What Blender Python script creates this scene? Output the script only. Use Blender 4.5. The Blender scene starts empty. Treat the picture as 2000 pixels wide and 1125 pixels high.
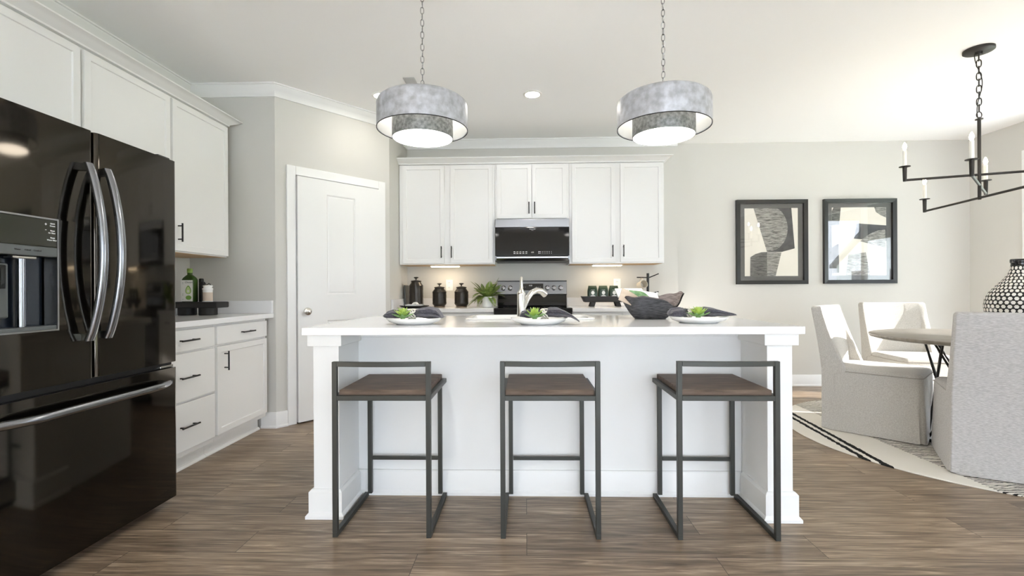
import bpy, bmesh, math, random
from mathutils import Vector, Matrix
random.seed(7)
PI = math.pi
S = bpy.context.scene
COL = S.collection

# ---------------------------------------------------------------- camera
cam = bpy.data.cameras.new('camera'); camo = bpy.data.objects.new('camera', cam); COL.objects.link(camo)
cam.sensor_width = 36; cam.lens = 940/2000*36; cam.shift_y = .00225; cam.clip_start = .02
camo.matrix_world = Matrix.Translation((0, 0, 1.09)) @ Matrix.Rotation(math.radians(1.6), 4, 'Z') @ Matrix.Rotation(PI/2, 4, 'X') @ Matrix.Rotation(math.radians(-.3), 4, 'Z')
S.camera = camo
# ---------------------------------------------------------------- world, sun, exposure
S.view_settings.view_transform = 'Standard'; S.view_settings.look = 'None'
S.view_settings.gamma = 1; S.view_settings.use_curve_mapping = False
S.view_settings.exposure = 1.02
S.cycles.max_bounces = 14; S.cycles.diffuse_bounces = 8; S.cycles.glossy_bounces = 6
S.cycles.sample_clamp_indirect = 12
w = bpy.data.worlds.new('world'); S.world = w; w.use_nodes = True
nt = w.node_tree; bg = nt.nodes['Background']
tc = nt.nodes.new('ShaderNodeTexCoord'); sp = nt.nodes.new('ShaderNodeSeparateXYZ')
rp = nt.nodes.new('ShaderNodeValToRGB')
rp.color_ramp.elements[0].position = .0; rp.color_ramp.elements[0].color = (.395, .425, .465, 1)
rp.color_ramp.elements[1].position = .8; rp.color_ramp.elements[1].color = (.98, 1.12, 1.34, 1)
nt.links.new(tc.outputs['Generated'], sp.inputs[0]); nt.links.new(sp.outputs['Z'], rp.inputs[0])
nt.links.new(rp.outputs[0], bg.inputs['Color']); bg.inputs['Strength'].default_value = 8.5
sun = bpy.data.lights.new('sun', 'SUN'); sun.energy = 14; sun.angle = .009; sun.color = (1, .96, .91)
suno = bpy.data.objects.new('sun', sun); COL.objects.link(suno)
SD = Vector((-.95, .2, -.20)); suno.rotation_euler = SD.to_track_quat('-Z', 'Y').to_euler(); suno.location = (8, -2, 4)

def portal(loc, rot, sx, sy):
    l = bpy.data.lights.new('sky_portal', 'AREA'); l.shape = 'RECTANGLE'; l.size = sx; l.size_y = sy; l.cycles.is_portal = True
    o = bpy.data.objects.new('sky_portal', l); o.location = loc; o.rotation_euler = rot; COL.objects.link(o)
portal((5.05, 3.71, 1.2), (PI/2, 0, PI/2), 2.26, 2.4)
portal((5.05, -2.075, 1.335), (PI/2, 0, PI/2), 2.75, 2.57)
portal((1.0, -3.7, 1.07), (PI/2, 0, PI), 4.0, 1.95)

# ---------------------------------------------------------------- materials
def nd(nt, t, **k):
    n = nt.nodes.new('ShaderNode'+t)
    for a, b in k.items(): setattr(n, a, b)
    return n
def mat(name, col, rough=.5, metal=0, spec=None, coat=0, var=None, bump=None, emit=None, trans=0, coord='Object', sheen=0):
    """var=(scale, second colour, (sx,sy,sz)); bump=(scale, strength, (sx,sy,sz))"""
    m = bpy.data.materials.new(name); m.use_nodes = True; t = m.node_tree; b = t.nodes['Principled BSDF']
    b.inputs['Base Color'].default_value = (*col, 1); b.inputs['Roughness'].default_value = rough; b.inputs['Metallic'].default_value = metal
    if spec is not None: b.inputs['Specular IOR Level'].default_value = spec
    if coat: b.inputs['Coat Weight'].default_value = coat; b.inputs['Coat Roughness'].default_value = .05
    if trans: b.inputs['Transmission Weight'].default_value = trans
    if sheen: b.inputs['Sheen Weight'].default_value = sheen
    if emit: b.inputs['Emission Color'].default_value = (*emit[0], 1); b.inputs['Emission Strength'].default_value = emit[1]
    if var or bump:
        c = nd(t, 'TexCoord')
    if var:
        mp = nd(t, 'Mapping'); mp.inputs['Scale'].default_value = var[2] if len(var) > 2 else (1, 1, 1)
        n = nd(t, 'TexNoise'); n.inputs['Scale'].default_value = var[0]; n.inputs['Detail'].default_value = 5
        r = nd(t, 'ValToRGB'); r.color_ramp.elements[0].position = .35; r.color_ramp.elements[1].position = .68
        r.color_ramp.elements[0].color = (*col, 1); r.color_ramp.elements[1].color = (*var[1], 1)
        t.links.new(c.outputs[coord], mp.inputs[0]); t.links.new(mp.outputs[0], n.inputs[0]); t.links.new(n.outputs['Fac'], r.inputs[0]); t.links.new(r.outputs[0], b.inputs['Base Color'])
    if bump:
        mp = nd(t, 'Mapping'); mp.inputs['Scale'].default_value = bump[2] if len(bump) > 2 else (1, 1, 1)
        n = nd(t, 'TexNoise'); n.inputs['Scale'].default_value = bump[0]; n.inputs['Detail'].default_value = 3
        bp = nd(t, 'Bump'); bp.inputs['Strength'].default_value = bump[1]; bp.inputs['Distance'].default_value = .004
        t.links.new(c.outputs[coord], mp.inputs[0]); t.links.new(mp.outputs[0], n.inputs[0]); t.links.new(n.outputs['Fac'], bp.inputs['Height']); t.links.new(bp.outputs[0], b.inputs['Normal'])
    return m
M = {}
M['wall'] = mat('wall_paint', (.60, .588, .553), .85, spec=.2)
M['ceil'] = mat('ceiling_paint', (.92, .92, .915), .9, spec=.1)
M['trim'] = mat('white_trim', (.81, .81, .80), .45)
M['cab'] = mat('white_cabinet', (.785, .785, .775), .4)
M['isl'] = mat('island_white', (.775, .785, .785), .45)
M['quartz'] = mat('white_quartz', (.80, .80, .81), .12, var=(2.2, (.77, .77, .78)))
M['cabwood'] = mat('maple_underside', (.55, .38, .22), .6)
M['black'] = mat('black_metal', (.012, .012, .013), .42, metal=.3)
M['blackmatte'] = mat('black_wood', (.012, .011, .011), .55)
M['rod'] = mat('dark_iron', (.03, .028, .026), .5, metal=.5)
M['gun'] = mat('gunmetal', (.055, .057, .052), .45, metal=.6)
M['bst'] = mat('black_stainless', (.052, .046, .038), .07, metal=.95, bump=(1.6, .012, (1, 1, .5)))
M['bsthandle'] = mat('black_stainless_handle', (.26, .27, .29), .22, metal=1)
M['fridgeside'] = mat('fridge_side', (.02, .02, .02), .4)
M['chrome'] = mat('brushed_nickel', (.66, .64, .60), .2, metal=1)
M['steel'] = mat('stainless', (.34, .34, .35), .25, metal=1)
M['dsteel'] = mat('dark_stainless', (.20, .205, .215), .3, metal=.95)
M['bglass'] = mat('black_glass', (.006, .006, .007), .06)
M['navygloss'] = mat('dark_blue_plastic', (.010, .014, .022), .18)
M['greypl'] = mat('grey_plastic', (.09, .10, .10), .3)
M['panel'] = mat('olive_black_panel', (.02, .021, .014), .15)
M['white'] = mat('white_glaze', (.86, .86, .85), .15)
M['whitepl'] = mat('white_plastic', (.85, .84, .82), .4)
M['mark'] = mat('white_marking', (.8, .8, .8), .6)
M['galv'] = mat('galvanised_zinc', (.40, .41, .44), .42, metal=.55, var=(26, (.62, .64, .69)))
M['galvd'] = mat('dark_galvanised_zinc', (.16, .165, .165), .5, metal=.7, var=(60, (.34, .35, .35)))
M['shadein'] = mat('shade_lining', (.80, .80, .785), .5)
M['lamp'] = mat('lamp_diffuser', (.9, .9, .88), .5, emit=((1, .96, .90), 9))
M['warmbulb'] = mat('frosted_bulb', (.9, .9, .85), .5, emit=((1, .96, .90), 40))
M['can'] = mat('downlight_lens', (.9, .9, .9), .5, emit=((1, .95, .87), 60))
M['strip'] = mat('cabinet_light_lens', (.9, .9, .85), .5, emit=((1, .82, .58), 13))
M['bulb'] = mat('candle_bulb', (1, .9, .75), .3, emit=((1, .80, .55), 70))
M['sleeve'] = mat('candle_sleeve', (.85, .84, .78), .5)
M['seatwood'] = mat('dark_stained_wood', (.075, .050, .036), .55, spec=.3, var=(6, (.17, .12, .088), (1.2, 14, 8)))
M['linenA'] = mat('linen_beige', (.45, .43, .395), .95, spec=.1, var=(150, (.56, .54, .505), (1, 1, 1.0)), bump=(260, .5), sheen=.2)
M['linenC'] = mat('linen_grey', (.40, .39, .385), .95, spec=.1, var=(110, (.55, .54, .535), (.5, .5, 2.6)), bump=(240, .6, (.7, .7, 1.8)), sheen=.2)
M['piping'] = mat('linen_seam', (.36, .335, .30), .95)
M['napkin'] = mat('charcoal_napkin', (.060, .057, .074), .9, var=(120, (.105, .10, .12)), sheen=.15)
M['bead'] = mat('white_beads', (.72, .69, .62), .6)
M['succ'] = mat('succulent_green', (.40, .52, .10), .5, var=(18, (.26, .42, .10)))
M['succb'] = mat('succulent_blue_green', (.20, .36, .13), .5)
M['fern'] = mat('fern_green', (.12, .20, .035), .55, var=(22, (.30, .38, .09)))
M['fernstem'] = mat('fern_stem', (.12, .13, .04), .6)
M['leaf'] = mat('striped_leaf', (.07, .17, .06), .5, var=(30, (.26, .42, .20)))
M['basket'] = mat('grey_seagrass', (.028, .030, .035), .8, var=(30, (.115, .115, .125), (1, 1, 7)), bump=(60, .8, (1, 1, 5)))
M['basketin'] = mat('taupe_basket_lining', (.14, .115, .11), .85, var=(26, (.34, .29, .28), (1, 1, 7)))
M['canister'] = mat('bronze_ceramic', (.030, .025, .020), .3, metal=.35)
M['canband'] = mat('copper_band', (.30, .21, .14), .35, metal=.9)
M['bottle'] = mat('green_glass', (.035, .075, .015), .1)
M['bottlecap'] = mat('green_cap', (.20, .32, .06), .4)
M['label'] = mat('paper_label', (.80, .81, .78), .6)
M['avo'] = mat('label_green', (.16, .32, .05), .6)
M['avol'] = mat('label_light_green', (.55, .68, .30), .6)
M['beige'] = mat('beige_salt', (.60, .50, .41), .7)
M['bag'] = mat('dark_green_bag', (.012, .035, .018), .35)
M['bagp'] = mat('purple_band', (.22, .10, .35), .5)
M['bago'] = mat('salmon_band', (.75, .36, .24), .5)
M['oak'] = mat('light_wood', (.52, .42, .33), .6, var=(10, (.62, .52, .42), (1, 8, 1)))
M['mug'] = mat('stoneware', (.62, .57, .48), .5)
M['tabletop'] = mat('grey_washed_wood', (.20, .178, .148), .34, var=(4, (.29, .26, .22), (1, 9, 1)))
M['frame'] = mat('black_frame', (.010, .010, .010), .35)
M['matt'] = mat('grey_mount', (.10, .098, .092), .8)
M['paper'] = mat('cream_paper', (.76, .72, .64), .9)
M['ink'] = mat('charcoal_ink', (.035, .035, .035), .8, var=(12, (.075, .075, .075)))
M['grass'] = mat('lawn', (.13, .15, .06), .95, var=(3, (.19, .20, .10)))
M['siding'] = mat('house_siding', (.62, .66, .70), .8)
M['sidingw'] = mat('house_siding_white', (.80, .80, .78), .8)
M['roof'] = mat('roof_shingle', (.10, .10, .11), .9)
M['porch'] = mat('porch_beam', (.06, .075, .085), .7)
M['patio'] = mat('patio_and_bounce_ground', (.72, .72, .71), .9)  # kept pale so the rear ground throws light onto the ceiling
M['vblack'] = mat('black_glaze', (.010, .010, .011), .12)
M['vwhite'] = mat('white_dot_glaze', (.76, .73, .69), .35)

def glass_mat(name, refl=1.0, tint=(1, 1, 1), ior=1.5):
    m = bpy.data.materials.new(name); m.use_nodes = True; t = m.node_tree; t.nodes.clear()
    o = nd(t, 'OutputMaterial'); mx = nd(t, 'MixShader'); tr = nd(t, 'BsdfTransparent'); gl = nd(t, 'BsdfGlossy'); fr = nd(t, 'Fresnel')
    tr.inputs[0].default_value = (*tint, 1); gl.inputs['Roughness'].default_value = .0; fr.inputs['IOR'].default_value = ior
    gl.inputs['Color'].default_value = (refl, refl, refl, 1)
    ge = nd(t, 'NewGeometry'); im = nd(t, 'Mix', data_type='FLOAT'); im.inputs['A'].default_value = ior; im.inputs['B'].default_value = 1/ior
    t.links.new(ge.outputs['Backfacing'], im.inputs['Factor']); t.links.new(im.outputs['Result'], fr.inputs['IOR'])
    t.links.new(fr.outputs[0], mx.inputs[0]); t.links.new(tr.outputs[0], mx.inputs[1]); t.links.new(gl.outputs[0], mx.inputs[2]); t.links.new(mx.outputs[0], o.inputs[0])
    return m
M['glass'] = glass_mat('window_glass')
M['picglass'] = glass_mat('picture_glass', ior=1.55)

def floor_mat():
    m = bpy.data.materials.new('vinyl_plank'); m.use_nodes = True; t = m.node_tree; b = t.nodes['Principled BSDF']
    c = nd(t, 'TexCoord'); br = nd(t, 'TexBrick'); br.offset = .37; br.inputs['Scale'].default_value = 1
    br.inputs['Brick Width'].default_value = 1.22; br.inputs['Row Height'].default_value = .18; br.inputs['Mortar Size'].default_value = .0013
    br.inputs['Color1'].default_value = (0, 0, 0, 1); br.inputs['Color2'].default_value = (1, 1, 1, 1); br.inputs['Mortar'].default_value = (.5, .5, .5, 1)
    br.inputs['Mortar Smooth'].default_value = .1
    t.links.new(c.outputs['Object'], br.inputs['Vector'])
    # per plank offset of the grain
    sc = nd(t, 'VectorMath', operation='SCALE'); sc.inputs['Scale'].default_value = 17
    ad = nd(t, 'VectorMath', operation='ADD')
    t.links.new(br.outputs['Color'], sc.inputs[0]); t.links.new(c.outputs['Object'], ad.inputs[0]); t.links.new(sc.outputs[0], ad.inputs[1])
    mp = nd(t, 'Mapping'); mp.inputs['Scale'].default_value = (.9, 13, 1); t.links.new(ad.outputs[0], mp.inputs[0])
    n1 = nd(t, 'TexNoise'); n1.inputs['Scale'].default_value = 1.7; n1.inputs['Detail'].default_value = 6; n1.inputs['Roughness'].default_value = .62; n1.inputs['Distortion'].default_value = 1.8
    t.links.new(mp.outputs[0], n1.inputs[0])
    mp2 = nd(t, 'Mapping'); mp2.inputs['Scale'].default_value = (2.5, 60, 1); t.links.new(ad.outputs[0], mp2.inputs[0])
    n2 = nd(t, 'TexNoise'); n2.inputs['Scale'].default_value = 2; n2.inputs['Detail'].default_value = 4; t.links.new(mp2.outputs[0], n2.inputs[0])
    mx = nd(t, 'Mix', data_type='FLOAT'); mx.inputs['Factor'].default_value = .36
    t.links.new(n1.outputs['Fac'], mx.inputs['A']); t.links.new(n2.outputs['Fac'], mx.inputs['B'])
    r = nd(t, 'ValToRGB'); e = r.color_ramp.elements
    e[0].position = .30; e[0].color = (.060, .040, .025, 1); e[1].position = .70; e[1].color = (.62, .48, .345, 1)
    x = e.new(.45); x.color = (.175, .124, .083, 1); x = e.new(.555); x.color = (.30, .224, .155, 1)
    t.links.new(mx.outputs['Result'], r.inputs[0])
    hv = nd(t, 'HueSaturation'); mr = nd(t, 'MapRange'); mr.inputs['To Min'].default_value = .82; mr.inputs['To Max'].default_value = 1.15
    t.links.new(br.outputs['Color'], mr.inputs['Value']); t.links.new(mr.outputs[0], hv.inputs['Value']); t.links.new(r.outputs[0], hv.inputs['Color'])
    mm = nd(t, 'Mix', data_type='RGBA'); mm.inputs['B'].default_value = (.05, .035, .025, 1)
    t.links.new(br.outputs['Fac'], mm.inputs['Factor']); t.links.new(hv.outputs[0], mm.inputs['A']); t.links.new(mm.outputs['Result'], b.inputs['Base Color'])
    b.inputs['Roughness'].default_value = .34; b.inputs['Specular IOR Level'].default_value = .4
    return m
M['floor'] = floor_mat()

def rug_mat():
    m = bpy.data.materials.new('woven_rug'); m.use_nodes = True; t = m.node_tree; b = t.nodes['Principled BSDF']
    c = nd(t, 'TexCoord'); s = nd(t, 'SeparateXYZ'); t.links.new(c.outputs['Object'], s.inputs[0])
    nz = nd(t, 'TexNoise'); nz.inputs['Scale'].default_value = 28; nz.inputs['Detail'].default_value = 4; t.links.new(c.outputs['Object'], nz.inputs[0])
    def math_(op, a, bb):
        n = nd(t, 'Math', operation=op)
        for i, v in enumerate((a, bb)):
            if isinstance(v, (int, float)): n.inputs[i].default_value = v
            else: t.links.new(v, n.inputs[i])
        return n.outputs[0]
    X = s.outputs['X']; Y = s.outputs['Y']
    wob = math_('MULTIPLY', math_('SUBTRACT', nz.outputs['Fac'], .5), .03)
    # two long stripes, slightly slanted
    Xs = math_('ADD', math_('ADD', X, math_('MULTIPLY', Y, -.085)), wob)
    def band(v, c0, h): return math_('LESS_THAN', math_('ABSOLUTE', math_('SUBTRACT', v, c0), 0), h)
    st = math_('MAXIMUM', band(Xs, -1.055, .017), band(Xs, -1.118, .016))
    st = math_('MAXIMUM', st, math_('MAXIMUM', band(Xs, 1.055, .017), band(Xs, 1.118, .016)))
    # dashed field
    fy = math_('FRACT', math_('ADD', math_('MULTIPLY', Y, 46), math_('MULTIPLY', nz.outputs['Fac'], .9)), 0)
    dash = math_('LESS_THAN', fy, .42)
    mp = nd(t, 'Mapping'); mp.inputs['Scale'].default_value = (5, 90, 1); t.links.new(c.outputs['Object'], mp.inputs[0])
    n2 = nd(t, 'TexNoise'); n2.inputs['Scale'].default_value = 1; t.links.new(mp.outputs[0], n2.inputs[0])
    field = math_('LESS_THAN', math_('ABSOLUTE', math_('ADD', X, wob), 0), .80)
    dash = math_('MULTIPLY', math_('MULTIPLY', dash, field), math_('GREATER_THAN', n2.outputs['Fac'], .40))
    k = math_('MAXIMUM', st, dash)
    mx = nd(t, 'Mix', data_type='RGBA'); mx.inputs['A'].default_value = (.70, .67, .61, 1); mx.inputs['B'].default_value = (.018, .018, .018, 1)
    t.links.new(k, mx.inputs['Factor']); t.links.new(mx.outputs['Result'], b.inputs['Base Color'])
    b.inputs['Roughness'].default_value = .95; b.inputs['Specular IOR Level'].default_value = .1
    return m
M['rug'] = rug_mat()

def wood_print(name, a, bcol, sy):
    m = bpy.data.materials.new(name); m.use_nodes = True; t = m.node_tree; b = t.nodes['Principled BSDF']
    c = nd(t, 'TexCoord'); mp = nd(t, 'Mapping'); mp.inputs['Scale'].default_value = (5, 1, sy); t.links.new(c.outputs['Object'], mp.inputs[0])
    n = nd(t, 'TexNoise'); n.inputs['Scale'].default_value = 2.2; n.inputs['Detail'].default_value = 7; n.inputs['Roughness'].default_value = .7; n.inputs['Distortion'].default_value = .6
    r = nd(t, 'ValToRGB'); r.color_ramp.elements[0].position = .40; r.color_ramp.elements[1].position = .56
    r.color_ramp.elements[0].color = (*a, 1); r.color_ramp.elements[1].color = (*bcol, 1)
    t.links.new(mp.outputs[0], n.inputs[0]); t.links.new(n.outputs['Fac'], r.inputs[0]); t.links.new(r.outputs[0], b.inputs['Base Color']); b.inputs['Roughness'].default_value = .9
    return m
M['print'] = wood_print('wood_grain_print', (.045, .045, .042), (.40, .385, .35), 62)
M['printd'] = wood_print('dark_grain_print', (.02, .02, .02), (.16, .155, .14), 50)

# ---------------------------------------------------------------- mesh builder
class MB:
    def __init__(s): s.b = bmesh.new(); s.mi = 0
    def _mark(s, fs):
        for f in fs: f.material_index = s.mi
    def face(s, pts):
        f = s.b.faces.new([s.b.verts.new(p) for p in pts]); s._mark([f]); return f
    def box(s, x0, x1, y0, y1, z0, z1):
        v = [s.b.verts.new(p) for p in ((x0, y0, z0), (x1, y0, z0), (x1, y1, z0), (x0, y1, z0), (x0, y0, z1), (x1, y0, z1), (x1, y1, z1), (x0, y1, z1))]
        fs = [s.b.faces.new([v[i] for i in q]) for q in ((3, 2, 1, 0), (4, 5, 6, 7), (0, 1, 5, 4), (1, 2, 6, 5), (2, 3, 7, 6), (3, 0, 4, 7))]
        s._mark(fs); return fs      # bottom, top, y0, x1, y1, x0
    def loft(s, secs, cap=True, closed=True):
        """rings of equal point count, joined"""
        R = [[s.b.verts.new(p) for p in r] for r in secs]; n = len(R[0]); fs = []
        for a, b in zip(R, R[1:]):
            for i in range(n if closed else n-1):
                j = (i+1) % n; fs.append(s.b.faces.new((a[i], a[j], b[j], b[i])))
        if cap:
            fs.append(s.b.faces.new(list(reversed(R[0])))); fs.append(s.b.faces.new(R[-1]))
        s._mark(fs); return R
    def lathe(s, prof, n=32, c=(0, 0, 0), cap=True, sx=1, sy=1):
        secs = []
        for r, z in prof:
            r = max(r, 1e-4)
            secs.append([(c[0]+sx*r*math.cos(2*PI*i/n), c[1]+sy*r*math.sin(2*PI*i/n), c[2]+z) for i in range(n)])
        return s.loft(secs, cap)
    def tube(s, pts, r, n=10, closed=False, cap=True):
        P = [Vector(p) for p in pts]; k = len(P); rr = r if isinstance(r, (list, tuple)) else [r]*k
        T = []
        for i in range(k):
            a = P[(i-1) % k] if closed or i > 0 else P[i]; b = P[(i+1) % k] if closed or i < k-1 else P[i]
            T.append((b-a).normalized())
        u = Vector((0, 0, 1)) if abs(T[0].z) < .9 else Vector((1, 0, 0)); u = (u-T[0]*u.dot(T[0])).normalized()
        secs = []
        for i in range(k):
            u = (u-T[i]*u.dot(T[i])).normalized(); v = T[i].cross(u)
            secs.append([P[i]+(u*math.cos(2*PI*j/n)+v*math.sin(2*PI*j/n))*rr[i] for j in range(n)])
        if closed: secs.append(secs[0]); s.loft(secs, False); bmesh.ops.remove_doubles(s.b, verts=s.b.verts, dist=1e-6)
        else: s.loft(secs, cap)
    def bar(s, p0, p1, w, h, up=(0, 0, 1)):
        """rectangular bar between two points"""
        p0, p1 = Vector(p0), Vector(p1); t = (p1-p0).normalized(); up = Vector(up)
        if abs(t.dot(up)) > .95: up = Vector((0, 1, 0))
        a = t.cross(up).normalized()*w/2; c = a.cross(t).normalized()*h/2
        s.loft([[p+a+c, p-a+c, p-a-c, p+a-c] for p in (p0, p1)])
    def prism(s, poly, y0, y1, axis='y'):
        """polygon (u, z) extruded along an axis"""
        f = {'y': lambda u, z, t: (u, t, z), 'x': lambda u, z, t: (t, u, z), 'z': lambda u, z, t: (u, z, t)}[axis]
        s.loft([[f(u, z, t) for u, z in poly] for t in (y0, y1)])
    def sweep(s, path, prof, side=1, closed=False):
        """horizontal path (x, y); profile (out, z); out to the right of travel when side=1"""
        P = [Vector((x, y)) for x, y in path]; k = len(P); nn = []
        for i in range(k):
            ds = []
            if i > 0: ds.append((P[i]-P[i-1]).normalized())
            if i < k-1: ds.append((P[i+1]-P[i]).normalized())
            ns = [Vector((d.y, -d.x))*side for d in ds]
            m = sum(ns, Vector((0, 0))).normalized(); nn.append(m/max(.3, m.dot(ns[0])))
        s.loft([[(p.x+q.x*o, p.y+q.y*o, z) for o, z in prof] for p, q in zip(P, nn)])
    def xf(s, mtx): bmesh.ops.transform(s.b, matrix=mtx, verts=s.b.verts); return s
    def build(s, name, m, parent=None, bevel=0, seg=2, smooth=None, world=False, sub=0):
        bmesh.ops.recalc_face_normals(s.b, faces=s.b.faces)
        if world and parent is not None:
            r = parent
            while r.parent: r = r.parent
            s.xf(Matrix.Rotation(-r.rotation_euler.z, 4, 'Z') @ Matrix.Translation(-r.location))
        me = bpy.data.meshes.new(name); s.b.to_mesh(me); s.b.free()
        for x in (m if isinstance(m, (list, tuple)) else [m]): me.materials.append(M[x] if isinstance(x, str) else x)
        if smooth is not None:
            for p in me.polygons: p.use_smooth = True
            me.set_sharp_from_angle(angle=math.radians(smooth))
        o = bpy.data.objects.new(name, me); COL.objects.link(o)
        if parent is not None: o.parent = parent
        if bevel:
            md = o.modifiers.new('bevel', 'BEVEL'); md.width = bevel; md.segments = seg; md.limit_method = 'ANGLE'; md.angle_limit = math.radians(40)
        if sub:
            md = o.modifiers.new('sub', 'SUBSURF'); md.levels = sub; md.render_levels = sub
        return o
def thing(name, label, cat, loc=(0, 0, 0), rz=0, group=None):
    o = bpy.data.objects.new(name, None); o.empty_display_size = .1; COL.objects.link(o)
    o.location = loc; o.rotation_euler = (0, 0, rz); o['label'] = label; o['category'] = cat
    if group: o['group'] = group
    return o
def tag(o, label, cat, group=None):
    o['label'] = label; o['category'] = cat
    if group: o['group'] = group
    return o
def struct(o): o['kind'] = 'structure'; return o
def copy_tree(src, loc, rz, label, group=None):
    def rec(o, parent):
        c = o.copy(); COL.objects.link(c)
        if parent is not None: c.parent = parent
        for ch in list(o.children): rec(ch, c)
        return c
    r = rec(src, None); r.location = loc; r.rotation_euler = (0, 0, rz); r['label'] = label
    if group: r['group'] = group
    return r
def lettering(name, txt, size, m, parent, loc, rot, extrude=.0004, align='CENTER', shear=0):
    cu = bpy.data.curves.new('t', 'FONT'); cu.body = txt; cu.size = size; cu.extrude = extrude; cu.align_x = align; cu.align_y = 'CENTER'; cu.shear = shear; cu.resolution_u = 2
    ob = bpy.data.objects.new('t', cu); COL.objects.link(ob)
    dg = bpy.context.evaluated_depsgraph_get(); me = bpy.data.meshes.new_from_object(ob.evaluated_get(dg)); bpy.data.objects.remove(ob)
    me.name = name; me.materials.clear(); me.materials.append(M[m])
    o = bpy.data.objects.new(name, me); COL.objects.link(o); o.parent = parent; o.location = loc; o.rotation_euler = rot
    return o
def shaker(u0, u1, z0, z1, front, face, rail=.057, t=.02, flat=False):
    """cabinet front: face 'y' looks to -Y with its face at y=front; face 'x' looks to +X at x=front"""
    b = MB()
    if face == 'y': fs = b.box(u0, u1, front, front+t, z0, z1); f = fs[2]
    else: fs = b.box(front-t, front, u0, u1, z0, z1); f = fs[3]
    if not flat:
        bmesh.ops.recalc_face_normals(b.b, faces=b.b.faces)
        bmesh.ops.inset_individual(b.b, faces=[f], thickness=rail, depth=0)
        bmesh.ops.inset_individual(b.b, faces=[f], thickness=.003, depth=-.008)
    return b
def pull(p, horiz, face, L=.13, r=.0055):
    """bar handle centred on p, standing .03 off the front"""
    b = MB(); p = Vector(p); n = Vector((0, -1, 0)) if face == 'y' else Vector((1, 0, 0))
    d = (Vector((1, 0, 0)) if face == 'y' else Vector((0, 1, 0))) if horiz else Vector((0, 0, 1))
    c = p+n*.03
    b.tube([c-d*L/2, c+d*L/2], r, 8)
    for q in (-1, 1): b.tube([p+d*q*L*.36, c+d*q*L*.36], r*.8, 8)
    return b

# ================================================================= room shell
CE = 2.74
XL, XR = -2.70, 4.95
YP = 3.80; A = Vector((-2.0, 3.80)); B = Vector((-1.305, 4.60)); YB = 5.29; YD = 5.50; YR = -3.6; XS = 1.66
b = MB(); b.box(XL-.15, XR+.15, YR-.15, YD+.15, -.12, 0); struct(b.build('floor', 'floor'))
b = MB(); b.box(XL-.15, XR+.15, YR-.15, YD+.15, CE, CE+.12); struct(b.build('ceiling', 'ceil'))
b = MB(); b.box(XL-.12, XL, YR, YD+.12, 0, CE); struct(b.build('wall_left', 'wall'))
b = MB(); b.prism([(XL, YP), (A.x, A.y), (A.x+.0, A.y+.12), (XL, YP+.12)], 0, CE, 'z'); struct(b.build('wall_pantry_front', 'wall'))
DD = (B-A).normalized(); NN = Vector((DD.y, -DD.x)); LD = (B-A).length
def on_d(u, off, z): p = A+DD*u+NN*off; return (p.x, p.y, z)
DU0, DU1, DZ = .164, .926, 2.045       # door leaf on the diagonal wall
b = MB()
def dslab(u0, u1, z0, z1, o0, o1, bb):
    bb.loft([[on_d(u, o, z) for u, o in ((u0, o0), (u1, o0), (u1, o1), (u0, o1))] for z in (z0, z1)])
dslab(0, DU0-.02, 0, CE, 0, -.12, b); dslab(DU1+.02, LD, 0, CE, 0, -.12, b); dslab(DU0-.02, DU1+.02, DZ+.02, CE, 0, -.12, b)
struct(b.build('wall_pantry_diagonal', 'wall'))
b = MB(); b.box(B.x-.12, B.x, B.y+.0, YB, 0, CE); struct(b.build('wall_pantry_side', 'wall'))
b = MB(); b.box(XL, XS, YB, YD+.12, 0, CE); struct(b.build('wall_back', 'wall'))
b = MB(); b.box(XS, XR+.12, YD, YD+.12, 0, CE); struct(b.build('wall_dining', 'wall'))
def wall_open(name, fixed, lo, hi, opens, axis):
    """wall with rectangular openings (a, b, z0, z1), fixed=(f0, f1) thickness range"""
    b = MB()
    def bx(a, c, z0, z1):
        if c-a > 1e-4 and z1-z0 > 1e-4:
            if axis == 'x': b.box(fixed[0], fixed[1], a, c, z0, z1)
            else: b.box(a, c, fixed[0], fixed[1], z0, z1)
    cur = lo
    for a, c, z0, z1 in sorted(opens):
        bx(cur, a, 0, CE); bx(a, c, 0, z0); bx(a, c, z1, CE); cur = c
    bx(cur, hi, 0, CE)
    return struct(b.build(name, 'wall'))
RW = [(-3.45, -.7, .05, 2.62), (2.60, 4.82, .02, 2.36)]
wall_open('wall_right', (XR, XR+.12), YR, YD, RW, 'x')
BW = [(-1.0, 3.0, .12, 2.02)]
wall_open('wall_rear', (YR-.12, YR), XL, XR, BW, 'y')
def window(name, a, c, z0, z1, axis, f, n, rows, mun='trim'):
    """frame and mullions as one mesh, one pane"""
    o = bpy.data.objects.new(name, None); COL.objects.link(o); o['kind'] = 'structure'
    b = MB()
    def bx(u0, u1, q0, q1, g0, g1):
        if axis == 'x': b.box(g0, g1, u0, u1, q0, q1)
        else: b.box(u0, u1, g0, g1, q0, q1)
    e = .05
    bx(a, a+e, z0, z1, f+.02, f+.10); bx(c-e, c, z0, z1, f+.02, f+.10); bx(a+e, c-e, z0, z0+e, f+.02, f+.10); bx(a+e, c-e, z1-e, z1, f+.02, f+.10)
    for i in range(1, n):
        u = a+(c-a)*i/n; bx(u-.03, u+.03, z0+e, z1-e, f+.03, f+.09)
    for i in range(1, rows):
        z = z0+(z1-z0)*i/rows; bx(a+e, c-e, z-.01, z+.01, f+.045, f+.075)
    fr = b.build('window_frame', mun, o)
    b = MB(); bx(a+e, c-e, z0+e, z1-e, f+.058, f+.062); b.build('window_pane', 'glass', o)
    return o
window('window_1', *RW[1], 'x', XR, 2, 1)
window('window_2', *RW[0], 'x', XR, 3, 3, 'frame')
window('added_rear_window', *BW[0], 'y', YR-.12, 3, 1)  # unseen window behind the camera, added and sized for its daylight
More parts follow.
